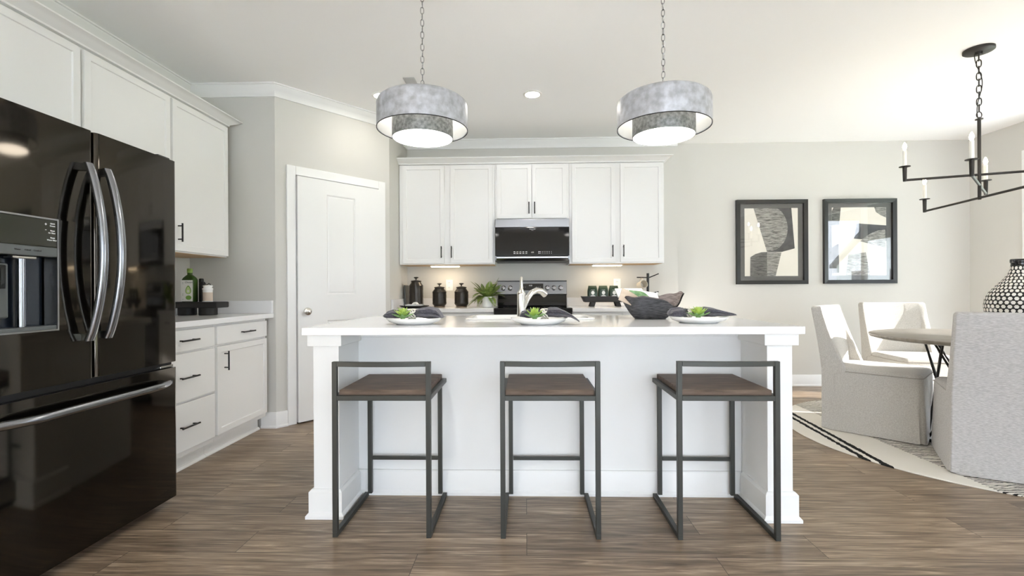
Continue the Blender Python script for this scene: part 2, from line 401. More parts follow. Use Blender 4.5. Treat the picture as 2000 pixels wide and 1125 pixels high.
# casing of the patio opening
b = MB()
b.box(XR-.018, XR, 2.51, 2.60, 0, 2.36); b.box(XR-.018, XR, 4.82, 4.92, 0, 2.36); b.box(XR-.018, XR, 2.51, 4.92, 2.36, 2.45)
struct(b.build('trim_4', 'trim', bevel=.003))
# crown moulding, one continuous run on kitchen walls
CR = [(0, CE-.09), (.012, CE-.09), (.016, CE-.075), (.035, CE-.045), (.058, CE-.022), (.062, CE-.012), (.072, CE-.010), (.072, CE), (0, CE)]
b = MB(); b.sweep([(XL, YR), (XL, YP), (A.x, A.y), (B.x, B.y), (B.x, YB), (XS, YB)], CR); struct(b.build('trim_1', 'trim', smooth=35))
BP = [(0, 0), (.026, 0), (.026, .012), (.016, .022), (.016, .115), (.010, .125), (0, .125)]
b = MB(); b.sweep([(-2.115, YP), (A.x, A.y), on_d(.085, 0, 0)[:2]], BP); struct(b.build('baseboard_pantry', 'trim', smooth=35))
b = MB(); b.sweep([(XS-.2, YB), (XS, YB), (XS, YD), (XR, YD), (XR, 4.92)], BP); struct(b.build('baseboard_dining', 'trim', smooth=35))
b = MB(); b.sweep([(XR, 2.51), (XR, YR), (XL, YR), (XL, 1.4)], BP); struct(b.build('baseboard_rear', 'trim', smooth=35))

# ---- pantry door
d1 = bpy.data.objects.new('door_1', None); COL.objects.link(d1); d1['kind'] = 'structure'
b = MB()
CW = .078
dslab(DU0-CW, DU0-.006, 0, DZ+CW, .018, -.12, b); dslab(DU1+.006, DU1+CW, 0, DZ+CW, .018, -.12, b); dslab(DU0-.006, DU1+.006, DZ+.006, DZ+CW, .018, -.12, b)
b.build('door_casing', 'trim', d1, bevel=.003)
b = MB(); W_ = DU1-DU0; us = [0, .245*W_/.762, W_-.245*W_/.762*.98, W_]; zs = [.012, .22, .845, 1.06, 1.925, DZ-.004]
V = [[b.b.verts.new(on_d(DU0+u, .0, z)) for u in us] for z in zs]
F = {}
for i in range(5):
    for j in range(3): F[i, j] = b.b.faces.new((V[i][j], V[i][j+1], V[i+1][j+1], V[i+1][j]))
bmesh.ops.recalc_face_normals(b.b, faces=b.b.faces)
if F[0, 0].normal.dot(Vector((NN.x, NN.y, 0))) < 0:
    bmesh.ops.reverse_faces(b.b, faces=b.b.faces)
for k in ((1, 1), (3, 1)):
    for th, de in ((.012, -.010), (.012, 0), (.022, .007)):
        bmesh.ops.inset_individual(b.b, faces=[F[k]], thickness=th, depth=de)
leaf = b.build('door_leaf', 'trim', d1)
md = leaf.modifiers.new('thick', 'SOLIDIFY'); md.thickness = .035; md.offset = -1
# knob, latch and hinges
b = MB(); b.lathe([(.0, 0), (.032, 0), (.034, .006), (.014, .010), (.012, .028), (.022, .034), (.029, .046), (.026, .058), (.012, .064), (0, .065)], 24)
mz = Matrix.Translation(on_d(DU0+.07, .0, .923)) @ Vector((NN.x, NN.y, 0)).to_track_quat('Z', 'Y').to_matrix().to_4x4()
b.xf(mz @ Matrix.Scale(1.15, 4)); b.build('door_knob', 'chrome', d1, smooth=40)
for z in (1.90, 1.06, .25):
    b = MB(); b.tube([on_d(DU1+.004, .012, z-.045), on_d(DU1+.004, .012, z+.045)], .008, 10); b.tube([on_d(DU1+.004, .012, z+.045), on_d(DU1+.004, .012, z+.052)], [.005, .003], 8); b.build('hinge', 'steel', d1, smooth=40)

# ================================================================= refrigerator
FX = -1.80
fr = thing('refrigerator', 'dark glossy french-door refrigerator with curved handles at the left edge', 'refrigerator', (-2.22, 1.965, 0))
y0, y1, ym = 1.49, 2.44, 1.965
b = MB(); b.box(-2.66, FX-.075, y0, y1, .05, 1.745); b.build('body', 'fridgeside', fr, bevel=.004, world=True)
b = MB(); b.box(-2.60, FX-.10, y0+.02, y1-.03, 0, .049); b.build('plinth', 'black', fr, world=True)
def rdoor(y0, y1, z0, z1, hole=None):
    """fridge front with rounded vertical edges, gently crowned"""
    b = MB(); n = 10
    def sec(z):
        pts = [(FX-.07, y0)]; r = .02
        for k in range(5):
            a = PI/2*k/4; pts.append((FX-r+r*math.sin(a), y0+r-r*math.cos(a)))
        for k in range(5):
            a = PI/2*k/4; pts.append((FX-r+r*math.cos(a), y1-r+r*math.sin(a)))
        pts.append((FX-.07, y1)); return [(x, y, z) for x, y in pts]
    if not hole: b.loft([sec(z) for z in (z0, z0+.004, z1-.004, z1)])
    else:
        h0, h1, q0, q1 = hole
        b.loft([sec(z) for z in (z0, q0)]); b.loft([sec(z) for z in (q1, z1)])
        def part(ya, yb, left):
            pts = [p for p in sec(0) if (p[1] <= ya+1e-6 if left else p[1] >= yb-1e-6)]
            e = ya if left else yb
            pts = (pts+[(FX, e, 0), (FX-.07, e, 0)]) if left else ([(FX-.07, e, 0), (FX, e, 0)]+pts)
            b.loft([[(p[0], p[1], z) for p in pts] for z in (q0, q1)])
        part(h0, h0, True); part(h1, h1, False)
        b.box(FX-.07, FX-.066, h0, h1, q0, q1)
        bmesh.ops.remove_doubles(b.b, verts=b.b.verts, dist=1e-5)
    return b
DH = (y0+.10, 1.806, .945, 1.372)
dl = rdoor(y0, ym-.003, .735, 1.762, DH).build('door', 'bst', fr, smooth=25, world=True)
dr = rdoor(ym+.003, y1, .735, 1.762).build('door', 'bst', fr, smooth=25, world=True)
fz = rdoor(y0, y1, .045, .705).build('freezer_drawer', 'bst', fr, smooth=25, world=True)
b = MB(); b.box(FX-.074, FX-.03, y0+.02, y1-.004, .706, .734); b.build('gasket', 'black', fr, world=True)
b = MB(); b.box(FX-.07, FX-.02, y1-.09, y1-.004, .7065, .7185); b.build('hinge_cover', 'chrome', fr, world=True, bevel=.002)
b = MB(); b.box(FX-.10, FX-.02, y1-.10, y1-.02, 1.763, 1.777); b.build('hinge_cover', 'fridgeside', fr, world=True, bevel=.004)
def fhandle(yc, z0, z1, door):
    """bowed flat bar handle with a broad face and returns to the door"""
    b = MB(); n = 22; secs = []
    for i in range(n+1):
        t = i/n; z = z0+(z1-z0)*t; bow = .022+.062*math.sin(PI*t)**.8; wy = .017; th = .013
        ring = []
        for k in range(12):
            a = 2*PI*k/12; ring.append((FX+bow+th*math.sin(a), yc+wy*math.copysign(abs(math.cos(a))**.6, math.cos(a)), z))
        secs.append(ring)
    b.loft(secs)
    for z in (z0+.016, z1-.016): b.box(FX-.002, FX+.03, yc-.013, yc+.013, z-.014, z+.014)
    b.build('door_handle', 'bsthandle', door, smooth=40, world=True)
fhandle(1.913, .893, 1.618, dl); fhandle(2.000, .896, 1.615, dr)
b = MB(); n = 20; pts = []
for i in range(n+1):
    t = i/n; pts.append((FX+.02+.045*min(1, math.sin(PI*t)*2.2), y0+.045+(y1-y0-.125)*t, .640))
b.tube(pts, [.012]+[.0165]*(n-1)+[.012], 14)
for y in (y0+.06, y1-.095): b.box(FX-.002, FX+.035, y-.016, y+.016, .630, .650)
b.build('drawer_handle', 'bsthandle', fz, smooth=40, world=True)
# water and ice dispenser in the left door
h0, h1, q0, q1 = DH
b = MB(); e = .006
b.box(FX-.05, FX+.003, h1-e, h1, q0, q1); b.box(FX-.05, FX+.003, h0, h0+e, q0, q1); b.box(FX-.05, FX+.003, h0+e, h1-e, q0, q0+e); b.box(FX-.05, FX+.003, h0+e, h1-e, q1-e, q1)
b.build('dispenser_trim', 'steel', dl, world=True)
b = MB(); b.box(FX-.04, FX+.001, h0+e, h1-e, 1.262, q1-e); b.build('control_panel', 'panel', dl, world=True, bevel=.002)
b = MB(); b.box(FX-.04, FX+.002, h0+e, h1-e, 1.226, 1.2615); b.build('dispenser_lip', 'greypl', dl, world=True, bevel=.002)
b = MB(); b.box(FX-.064, FX-.060, h0+e, h1-e, q0+e, 1.225); b.build('dispenser_recess', 'navygloss', dl, world=True)
b = MB(); b.box(FX-.060, FX-.001, h0+e, h1-e, q0+e, q0+.02); b.build('drip_tray', 'greypl', dl, world=True, bevel=.002)
b = MB(); b.tube([(FX-.035, 1.700, q0+.021), (FX-.035, 1.700, 1.215)], .014, 16); b.build('dispenser_chute', 'bsthandle', dl, smooth=40, world=True)
b = MB(); b.box(FX-.058, FX-.030, h0+.02, 1.655, 1.00, 1.195); b.build('dispenser_paddle', 'greypl', dl, world=True, bevel=.006)
b = MB(); b.box(FX-.029, FX-.022, h0+.03, 1.640, 1.105, 1.188); b.build('paddle_window', 'bglass', dl, world=True, bevel=.003)
b = MB(); b.box(FX-.05, FX-.015, 1.655, 1.74, 1.214, 1.225); b.build('nozzle', 'chrome', dl, world=True, bevel=.003)
rx = (PI/2, 0, PI/2); ox, oy = fr.location.x, fr.location.y
for t, y, z, s in (('Quick', 1.783, 1.352, .0075), ('Freeze', 1.783, 1.343, .0075), ('Reset', 1.783, 1.325, .0075), ('Air Filter', 1.780, 1.316, .0075), ('Reset', 1.783, 1.298, .0075), ('Water Filter', 1.780, 1.289, .0075), ('+', 1.757, 1.347, .017), ('-', 1.757, 1.328, .020), ('+', 1.595, 1.347, .017), ('-', 1.595, 1.328, .02)):
    lettering('lettering', t, s, 'mark', dl, (FX+.0016-ox, y-oy, z), rx)
for t, y in (('Water', 1.655), ('Cubed', 1.69), ('Crushed', 1.725)):
    lettering('lettering', t, .008, 'black', dl, (FX+.0026-ox, y-oy, 1.245), rx)

# ================================================================= left run
LX = -2.33
def upper_left(name, label, y0, y1, z0, doors, handles, z1=2.39):
    t = thing(name, label, 'cabinet', (-2.5, (y0+y1)/2, z0), group='wall cabinets on the left')
    b = MB(); b.box(XL+.002, LX-.021, y0+.0005, y1-.0005, z0, z1); b.build('body', 'cab', t, world=True)
    b = MB(); b.box(XL+.01, LX-.03, y0+.015, y1-.015, z0-.003, z0-.0002); b.build('underside', 'cabwood', t, world=True)
    for (a, c), h in zip(doors, handles):
        d = shaker(a, c, z0+.008, z1-.012, LX, 'x').build('door', 'cab', t, world=True, bevel=.0015)
        if h: pull((LX, h[0], h[1]), False, 'x', .125).build('handle', 'black', d, smooth=40, world=True)
    return t
upper_left('wall_cabinet', 'tall white wall cabinet at the far end of the left run', 3.115, 3.727, 1.36, [(3.125, 3.717)], [(3.17, 1.49)])
upper_left('wall_cabinet', 'white wall cabinet just right of the refrigerator top, between two others', 2.475, 3.114, 1.36, [(2.487, 3.104)], [None])
upper_left('wall_cabinet', 'white short cabinet directly above the refrigerator', 1.36, 2.474, 1.80, [(1.37, 1.90), (1.905, 2.464)], [None, None])
CP = [(-.04, 2.3905), (.004, 2.3905), (.006, 2.400), (.018, 2.407), (.045, 2.421), (.066, 2.434), (.072, 2.436), (.072, 2.444), (-.04, 2.444)]
b = MB(); b.sweep([(LX, 1.36), (LX, 3.727), (XL+.045, 3.727)], CP)
struct(b.build('trim_2', 'cab', smooth=35))
BX = -2.04
def base_left(label, y0, y1):
    t = thing('base_cabinet', label, 'cabinet', (-2.36, (y0+y1)/2, 0), group='base cabinets on the left')
    b = MB(); b.box(XL+.002, BX-.021, y0+.0005, y1-.0005, .105, .8795); b.build('body', 'cab', t, world=True)
    b = MB(); b.box(XL+.06, -2.125, y0+.0005, y1-.0005, 0, .1045); b.prism([(-2.125, 0), (-2.108, 0), (-2.108, .006), (-2.116, .018), (-2.125, .02)], y0+.0005, y1-.0005); b.build('toe_kick', 'cab', t, world=True)
    return t
t = base_left('white base cabinet of three drawers beside the refrigerator', 2.46, 3.1145)
for z0, z1, hz in ((.735, .862, .80), (.437, .722, .578), (.140, .424, .285)):
    d = shaker(2.472, 3.104, z0, z1, BX, 'x', flat=True).build('drawer', 'cab', t, world=True, bevel=.002)
    pull((BX, 2.84, hz), True, 'x', .15).build('handle', 'black', d, smooth=40, world=True)
t = base_left('white base cabinet with one drawer over one door next to the pantry door', 3.115, 3.755)
d = shaker(3.13, 3.74, .740, .862, BX, 'x', flat=True).build('drawer', 'cab', t, world=True, bevel=.002); pull((BX, 3.455, .802), True, 'x', .15).build('handle', 'black', d, smooth=40, world=True)
d = shaker(3.13, 3.74, .140, .725, BX, 'x').build('door', 'cab', t, world=True, bevel=.0015); pull((BX, 3.205, .625), False, 'x', .13).build('handle', 'black', d, smooth=40, world=True)
wt = thing('worktop', 'white quartz worktop with low upstands beside the refrigerator', 'worktop', (-2.36, 3.13, .88))
b = MB(); b.box(XL+.001, -2.015, 2.46, YP-.001, .880, .916); b.build('slab', 'quartz', wt, bevel=.003, world=True)
b = MB(); b.box(XL+.001, XL+.021, 2.46, YP-.022, .9162, 1.018); b.build('backsplash', 'quartz', wt, bevel=.002, world=True)
b = MB(); b.box(XL+.001, -2.018, YP-.021, YP-.001, .9162, 1.018); b.build('backsplash', 'quartz', wt, bevel=.002, world=True)

# ---- tray riser with bottle, mills and shaker
rs = thing('tray_riser', 'black wooden tray on two round feet on the left worktop', 'tray', (-2.45, 3.56, .916))
b = MB(); b.box(-.215, .175, -.075, .075, .055, .100); b.build('board', 'blackmatte', rs, bevel=.008)
for x in (-.10, .06):
    b = MB(); b.lathe([(.058, 0), (.062, .004), (.062, .0545)], 28, (x, 0, 0)); b.build('foot', 'blackmatte', rs, smooth=40)
RT = 1.0162
bo = thing('oil_bottle', 'green glass oil bottle with a white avocado label on the black tray', 'bottle', (-2.522, 3.55, RT))
def sq(r, k, z, n=24, e=.35):
    return [(r*math.copysign(abs(math.cos(2*PI*i/n))**e, math.cos(2*PI*i/n)), k*math.copysign(abs(math.sin(2*PI*i/n))**e, math.sin(2*PI*i/n)), z) for i in range(n)]
b = MB(); b.loft([sq(.044, .030, 0), sq(.047, .033, .004), sq(.046, .032, .165), sq(.043, .030, .178, e=.5), sq(.030, .022, .194, e=.8), sq(.017, .017, .203, e=1), sq(.0165, .0165, .218, e=1)]); b.build('glass_body', 'bottle', bo, smooth=50)
b = MB(); b.lathe([(.0185, .2182), (.0185, .228), (.0175, .230), (.0185, .233), (.0185, .247), (.016, .250)], 24); b.build('cap', 'bottlecap', bo, smooth=40)
b = MB(); b.box(-.0445, .0445, -.0345, -.0331, .004, .162); lb = b.build('label', 'label', bo)
b = MB()
def disc_y(b, cx, cz, rx, rz, y, n=24, top=0):
    b.loft([[(cx+rx*math.cos(2*PI*i/n)*(1-top*math.sin(2*PI*i/n)), yy, cz+rz*math.sin(2*PI*i/n)) for i in range(n)] for yy in (y, y-.0006)])
disc_y(b, .012, .090, .021, .032, -.0346, top=.35); b.build('avocado_print', 'avo', lb)
b = MB(); disc_y(b, .012, .087, .016, .026, -.0353, top=.35); b.build('avocado_print', 'avol', lb)
b = MB(); disc_y(b, .012, .080, .008, .009, -.0360); b.build('avocado_print', 'label', lb)
b = MB(); disc_y(b, .014, .032, .022, .016, -.0346); b.build('avocado_print', 'avo', lb)
lettering('lettering', 'Chosen', .019, 'black', lb, (.014, -.0347, .146), (PI/2, 0, 0), shear=.3)
for k, z in enumerate((.145, .135, .06, .05, .02)): lettering('lettering', 'oil', .008, 'greypl', lb, (-.030, -.0347, z), (PI/2, 0, 0))
for x, y, h, r, l in ((-2.458, 3.585, .175, .016, 'taller black pepper mill behind the oil bottle'), (-2.430, 3.560, .150, .016, 'shorter black pepper mill between oil bottle and white shaker')):
    p_ = thing('pepper_mill', l, 'pepper mill', (x, y, RT))
    b = MB(); b.lathe([(r, 0), (r, h*.80)], 20); b.build('body', 'blackmatte', p_, smooth=40)
    b = MB(); b.lathe([(r*.9, h*.802), (r, h*.82), (r, h*.97), (r*.8, h)], 20); b.build('cap', 'black', p_, smooth=40)
sh = thing('salt_shaker', 'white ridged salt shaker with beige base and metal clasp on the black tray', 'shaker', (-2.382, 3.545, RT))
b = MB(); b.lathe([(.034, 0), (.036, .003), (.036, .006), (.033, .0065)], 28); b.build('base', 'white', sh, smooth=40)
b = MB(); b.lathe([(.0325, .0066), (.0325, .070)], 28); b.build('salt_band', 'beige', sh, smooth=40)
b = MB(); b.lathe([(.033, .0702), (.034, .090), (.037, .095), (.034, .101), (.028, .107), (.031, .113), (.034, .117), (.031, .123), (.012, .125)], 28); b.build('lid', 'white', sh, smooth=60)
b = MB(); b.tube([(-.026, 0, .120), (-.030, 0, .134), (-.018, 0, .138), (-.014, 0, .128), (.0, 0, .128), (.008, 0, .138), (.016, 0, .134), (.022, 0, .124)], .0028, 8); b.build('clasp', 'black', sh, smooth=60)

# ================================================================= back run
UY = 4.93
def upper_back(label, x0, x1, z0, doors, hx, hz, right_wood=False):
    t = thing('wall_cabinet', label, 'cabinet', ((x0+x1)/2, 5.1, z0), group='wall cabinets on the back wall')
    b = MB(); b.box(x0+.0005, x1-.0005, UY+.021, YB-.001, z0, 2.39); b.build('body', 'cab', t, world=True)
    b = MB(); b.box(x0+.015, x1-.015, UY+.04, YB-.01, z0-.003, z0-.0002); b.build('underside', 'cabwood', t, world=True)
    for (a, c), h in zip(doors, hx):
        d = shaker(a, c, z0+.012, 2.378, UY, 'y').build('door', 'cab', t, world=True, bevel=.0015)
        pull((h, UY, hz), False, 'y', .12).build('handle', 'black', d, smooth=40, world=True)
    return t
upper_back('white two-door wall cabinet left of the microwave', -1.300, -.310, 1.36, [(-1.262, -.832), (-.768, -.334)], [-.860, -.755], 1.485)
upper_back('short white two-door wall cabinet directly above the microwave', -.309, .451, 1.815, [(-.288, .0665), (.0715, .424)], [.040, .098], 1.93)
upper_back('white two-door wall cabinet right of the microwave', .452, 1.416, 1.36, [(.478, .918), (.972, 1.398)], [.888, .998], 1.485)
b = MB(); b.sweep([(B.x+.002, UY), (1.416, UY), (1.416, YB-.001)], [(o+(.0 if o < 0 else 0), z) for o, z in CP])
struct(b.build('trim_3', 'cab', smooth=35))
for x, l in ((-.848, 'warm lit light bar under the left back wall cabinet, above the canisters'), (.858, 'warm lit light bar under the right back wall cabinet, above the coffee bags')):
    t = thing('cabinet_light', l, 'light', (x, 5.08, 1.356), group='under-cabinet lights')
    b = MB(); b.box(-.155, .155, -.035, .035, -.010, 0); b.build('housing', 'whitepl', t, bevel=.002)
    b = MB(); b.box(-.148, .148, -.030, .030, -.016, -.0102); b.build('lens', 'strip', t, bevel=.002)
# ---- microwave
mw = thing('microwave', 'black glass over-the-range microwave with steel top strip above the stove', 'microwave', (.071, 5.07, 1.38))
MX0, MX1, MY = -.304, .446, 4.875
b = MB(); b.box(MX0, MX1, MY+.03, YB-.002, 1.385, 1.813); b.build('body', 'fridgeside', mw, world=True, bevel=.003)
b = MB(); b.box(MX0, MX1, MY, MY+.0295, 1.728, 1.811); b.build('vent_strip', 'steel', mw, world=True, bevel=.003)
b = MB(); b.box(MX0, MX1, MY-.002, MY+.0295, 1.438, 1.7275); dg_ = b.build('door', 'bglass', mw, world=True, bevel=.004)
b = MB(); b.prism([(MY+.0295, 1.385), (MY-.004, 1.400), (MY-.022, 1.412), (MY-.022, 1.430), (MY-.006, 1.4375), (MY+.0295, 1.4375)], MX0+.012, MX1-.012, 'x'); b.build('handle_rail', 'steel', mw, world=True, bevel=.003)
b = MB(); b.prism([(MY+.0295, 1.387), (MY-.012, 1.396), (MY-.014, 1.4375), (MY+.0295, 1.4375)], MX0, MX0+.0115, 'x'); b.build('end_cap', 'dsteel', mw, world=True, bevel=.002)
b = MB(); b.prism([(MY+.0295, 1.387), (MY-.012, 1.396), (MY-.014, 1.4375), (MY+.0295, 1.4375)], MX1-.0115, MX1, 'x'); b.build('end_cap', 'dsteel', mw, world=True, bevel=.002)
mo = mw.location
lettering('lettering', 'FRIGIDAIRE', .012, 'mark', dg_, (.073-mo.x, MY-.0025-mo.y, 1.708-mo.z), (PI/2, 0, 0))
lettering('lettering', 'GALLERY', .006, 'mark', dg_, (.073-mo.x, MY-.0025-mo.y, 1.696-mo.z), (PI/2, 0, 0))
lettering('clock', '4:05', .017, 'mark', dg_, (.073-mo.x, MY-.0025-mo.y, 1.473-mo.z), (PI/2, 0, 0))
b = MB()
for i in range(5):
    for j in range(2):
        b.box(-.118+i*.030, -.100+i*.030, MY-.0028, MY-.0021, 1.461+j*.016, 1.466+j*.016)
for i in range(7):
    for j in range(2):
        b.box(.132+i*.0215, .138+i*.0215 if i else .150, MY-.0028, MY-.0021, 1.461+j*.016, 1.466+j*.016)
o = b.build('button_marks', 'mark', dg_, world=True); o['kind'] = 'stuff'
# ---- range
rg = thing('range', 'black freestanding electric stove under the microwave', 'stove', (.074, 4.98, 0))
RX0, RX1 = -.306, .450
b = MB(); b.box(RX0+.004, RX1-.004, 4.69, 5.27, .05, .895); b.build('body', 'fridgeside', rg, world=True)
b = MB(); b.box(RX0, RX1, 4.655, 5.20, .8955, .918); b.build('cooktop', 'bglass', rg, world=True, bevel=.004)
b = MB(); b.box(RX0, RX1, 4.64, 4.6545, .845, .912); b.build('front_trim', 'bglass', rg, world=True, bevel=.006)
b = MB(); b.box(RX0+.01, RX1-.01, 4.66, 4.689, .25, .84); od = b.build('oven_door', 'dsteel', rg, world=True, bevel=.004)
b = MB(); b.tube([(RX0+.06, 4.62, .79), (RX1-.06, 4.62, .79)], .013, 12); b.box(RX0+.07, RX0+.09, 4.62, 4.661, .782, .798); b.box(RX1-.09, RX1-.07, 4.62, 4.661, .782, .798); b.build('door_handle', 'steel', od, smooth=40, world=True)
b = MB(); b.box(RX0+.01, RX1-.01, 4.665, 4.689, .06, .245); b.build('storage_drawer', 'dsteel', rg, world=True, bevel=.004)
b = MB(); b.prism([(5.20, .919), (5.175, .925), (5.185, .958), (5.193, 1.038), (5.275, 1.038), (5.275, .919)], RX0+.01, RX1-.01, 'x'); b.build('back_riser', 'bglass', rg, world=True, bevel=.003)
b = MB(); b.prism([(5.172, 1.0385), (5.182, 1.050), (5.205, 1.185), (5.275, 1.185), (5.275, 1.0385)], RX0+.005, RX1-.005, 'x'); cp = b.build('control_panel', 'dsteel', rg, world=True, bevel=.003)
b = MB(); b.box(RX0+.004, RX1-.004, 5.196, 5.276, 1.1852, 1.193); b.build('panel_top', 'black', rg, world=True)
def panel_y(z): return 5.182+(z-1.05)/(1.185-1.05)*.023
b = MB(); b.prism([(panel_y(1.088)-.003, 1.088), (panel_y(1.160)-.003, 1.160), (panel_y(1.160)+.002, 1.160), (panel_y(1.088)+.002, 1.088)], -.045, .192, 'x'); ds = b.build('display', 'bglass', cp, world=True)
ro = rg.location
lettering('clock', '4:05', .022, 'mark', ds, (.055-ro.x, panel_y(1.140)-.004-ro.y, 1.140-ro.z), (PI/2-.17, 0, 0))
for x in (-.02, .0, .12, .14, .16):
    lettering('lettering', 'o', .012, 'mark', ds, (x-ro.x, panel_y(1.125)-.004-ro.y, 1.125-ro.z), (PI/2-.17, 0, 0))
for x in (-.236, -.163, .236, .307, .378):
    b = MB(); b.lathe([(.028, 0), (.028, .006), (.023, .008), (.021, .028), (.018, .030)], 24)
    b.box(-.004, .004, -.018, .018, .029, .034)
    b.xf(Matrix.Translation((x, panel_y(1.112), 1.112)) @ Matrix.Rotation(PI/2-.17, 4, 'X')); b.build('knob', 'steel', cp, smooth=40, world=True)
for x, y, r in ((-.12, 4.80, .10), (.27, 4.80, .085), (-.12, 5.05, .075), (.27, 5.05, .09)):
    b = MB(); ring = [[(x+rr*math.cos(2*PI*i/40), y+rr*math.sin(2*PI*i/40), .9186) for i in range(40)] for rr in (r, r-.003)]; b.loft(ring, cap=False); b.build('burner_ring', 'greypl', rg, world=True)
# ---- base cabinets and worktops along the back wall
def base_back(label, x0, x1):
    t = thing('base_cabinet', label, 'cabinet', ((x0+x1)/2, 4.98, 0), group='base cabinets on the back wall')
    b = MB(); b.box(x0, x1, 4.69, YB-.002, .105, .8795); b.build('body', 'cab', t, world=True)
    b = MB(); b.box(x0, x1, 4.75, 5.2, 0, .1045); b.build('toe_kick', 'cab', t, world=True)
    m = (x0+x1)/2
    for a, c in ((x0+.015, m-.006), (m+.006, x1-.015)):
        d = shaker(a, c, .74, .862, 4.669, 'y', flat=True).build('drawer', 'cab', t, world=True, bevel=.002); pull(((a+c)/2, 4.669, .80), True, 'y').build('handle', 'black', d, smooth=40, world=True)
        d = shaker(a, c, .14, .725, 4.669, 'y').build('door', 'cab', t, world=True, bevel=.0015); pull((c-.04 if a < m-.1 else a+.04, 4.669, .63), False, 'y').build('handle', 'black', d, smooth=40, world=True)
base_back('white base cabinet left of the stove, mostly hidden behind the island', B.x+.004, RX0-.003)
base_back('white base cabinet right of the stove, mostly hidden behind the island', RX1+.003, 1.416)
for x0, x1, l, sd in ((B.x+.001, RX0-.002, 'white quartz worktop left of the stove under the canisters', 1), (RX1+.002, 1.43, 'white quartz worktop right of the stove under the coffee tray', 0)):
    t = thing('worktop', l, 'worktop', ((x0+x1)/2, 4.96, .88))
    b = MB(); b.box(x0, x1, 4.632, YB-.001, .880, .916); b.build('slab', 'quartz', t, bevel=.003, world=True)
    b = MB(); b.box(x0+.021*sd, x1, YB-.021, YB-.001, .9162, 1.006); b.build('backsplash', 'quartz', t, bevel=.002, world=True)
    if sd: b = MB(); b.box(x0, x0+.02, 4.64, YB-.001, .9162, 1.006); b.build('backsplash', 'quartz', t, bevel=.002, world=True)
# ---- outlets
for x, l in ((-.838, 'white wall outlet between the two smaller canisters'), (1.000, 'white wall outlet above the coffee bags')):
    t = thing('wall_outlet', l, 'outlet', (x, YB-.0005, 1.150), group='wall outlets')
    b = MB(); b.box(-.038, .038, -.006, 0, -.060, .060); pl = b.build('cover_plate', 'whitepl', t, bevel=.002)
    for z in (-.027, .027):
        b = MB(); b.lathe([(.017, 0), (.017, .002), (.015, .003)], 20); b.xf(Matrix.Translation((0, -.0062, z)) @ Matrix.Rotation(PI/2, 4, 'X')); so = b.build('socket', 'white', t, smooth=40)
        for dx in (-.006, .006):
            b = MB(); b.box(dx-.0012, dx+.0012, -.0098, -.0090, z-.002, z+.008); b.build('slot', 'black', so)

# ================================================================= island
il = thing('kitchen_island', 'white panelled kitchen island base with two square posts', 'island', (.112, 2.9, 0))
IX0, IX1, IY, IP = -1.028, 1.253, 2.30, 2.575
b = MB(); o4 = [(IX0, IP+.0005), (IX1, IP+.0005), (IX1, 3.22), (IX0, 3.22)]; i4 = [(IX0+.02, IP+.02), (IX1-.02, IP+.02), (IX1-.02, 3.20), (IX0+.02, 3.20)]
b.loft([[(x, y, z) for x, y in q] for q, z in ((i4, .0), (o4, .0), (o4, .8795), (i4, .8795), (i4, .0))], cap=False)
b.build('cabinet_body', 'isl', il, world=True)
b = MB(); b.box(IX0+.126, IX1-.118, IP-.016, IP-.0005, .842, .8795); b.build('apron', 'isl', il, world=True, bevel=.002)
ib = [(0, .0), (.030, 0), (.030, .014), (.018, .026), (.018, .118), (.010, .130), (0, .130)]
b = MB(); b.sweep([(IX0+.126, IP-.0005), (IX1-.118, IP-.0005)], [(o*.9, z) for o, z in ib]); b.build('base_trim', 'isl', il, world=True, smooth=35)
for x0, x1 in ((IX0, IX0+.125), (IX1-.117, IX1)):
    b = MB(); b.box(x0, x1, IY, IP, 0, .8795); p_ = b.build('leg', 'isl', il, world=True, bevel=.002)
    b = MB(); o_ = .020
    b.loft([[(x0-o_, IY-o_, z), (x1+o_, IY-o_, z), (x1+o_, IP-.0165, z), (x0-o_, IP-.0165, z)] for z in (.826, .8795)]); b.build('capital', 'isl', p_, world=True, bevel=.002)
    b = MB()
    secs = []
    for o_, z in ((.030, 0), (.030, .014), (.018, .028), (.018, .125), (.008, .136), (.002, .137)):
        secs.append([(x0-o_, IY-o_, z), (x1+o_, IY-o_, z), (x1+o_, IP-.0285, z), (x0-o_, IP-.0285, z)])
    b.loft(secs); b.build('base_trim', 'isl', p_, world=True)
it = thing('island_worktop', 'white quartz island worktop set with three plates and a sink', 'worktop', (.112, 2.78, .88))
TX0, TX1, TY0, TY1 = -1.064, 1.290, 2.255, 3.31
SX0, SX1, SY0, SY1 = -.345, .395, 2.83, 3.25
b = MB()
o4 = [(TX0, TY0), (TX1, TY0), (TX1, TY1), (TX0, TY1)]; i4 = [(SX0, SY0), (SX1, SY0), (SX1, SY1), (SX0, SY1)]
V = {}
for n_, P in (('o', o4), ('i', i4)):
    for k, (x, y) in enumerate(P):
        for z in (.880, .916): V[n_, k, z] = b.b.verts.new((x, y, z))
for k in range(4):
    j = (k+1) % 4
    b.b.faces.new((V['o', k, .916], V['o', j, .916], V['i', j, .916], V['i', k, .916]))
    b.b.faces.new((V['o', k, .880], V['i', k, .880], V['i', j, .880], V['o', j, .880]))
    b.b.faces.new((V['o', k, .880], V['o', j, .880], V['o', j, .916], V['o', k, .916]))
    b.b.faces.new((V['i', k, .880], V['i', k, .916], V['i', j, .916], V['i', j, .880]))
b.build('slab', 'quartz', it, bevel=.003, world=True)
sk = thing('sink', 'white drop-in sink let into the island worktop behind the middle plate', 'sink', (.025, 3.04, .916))
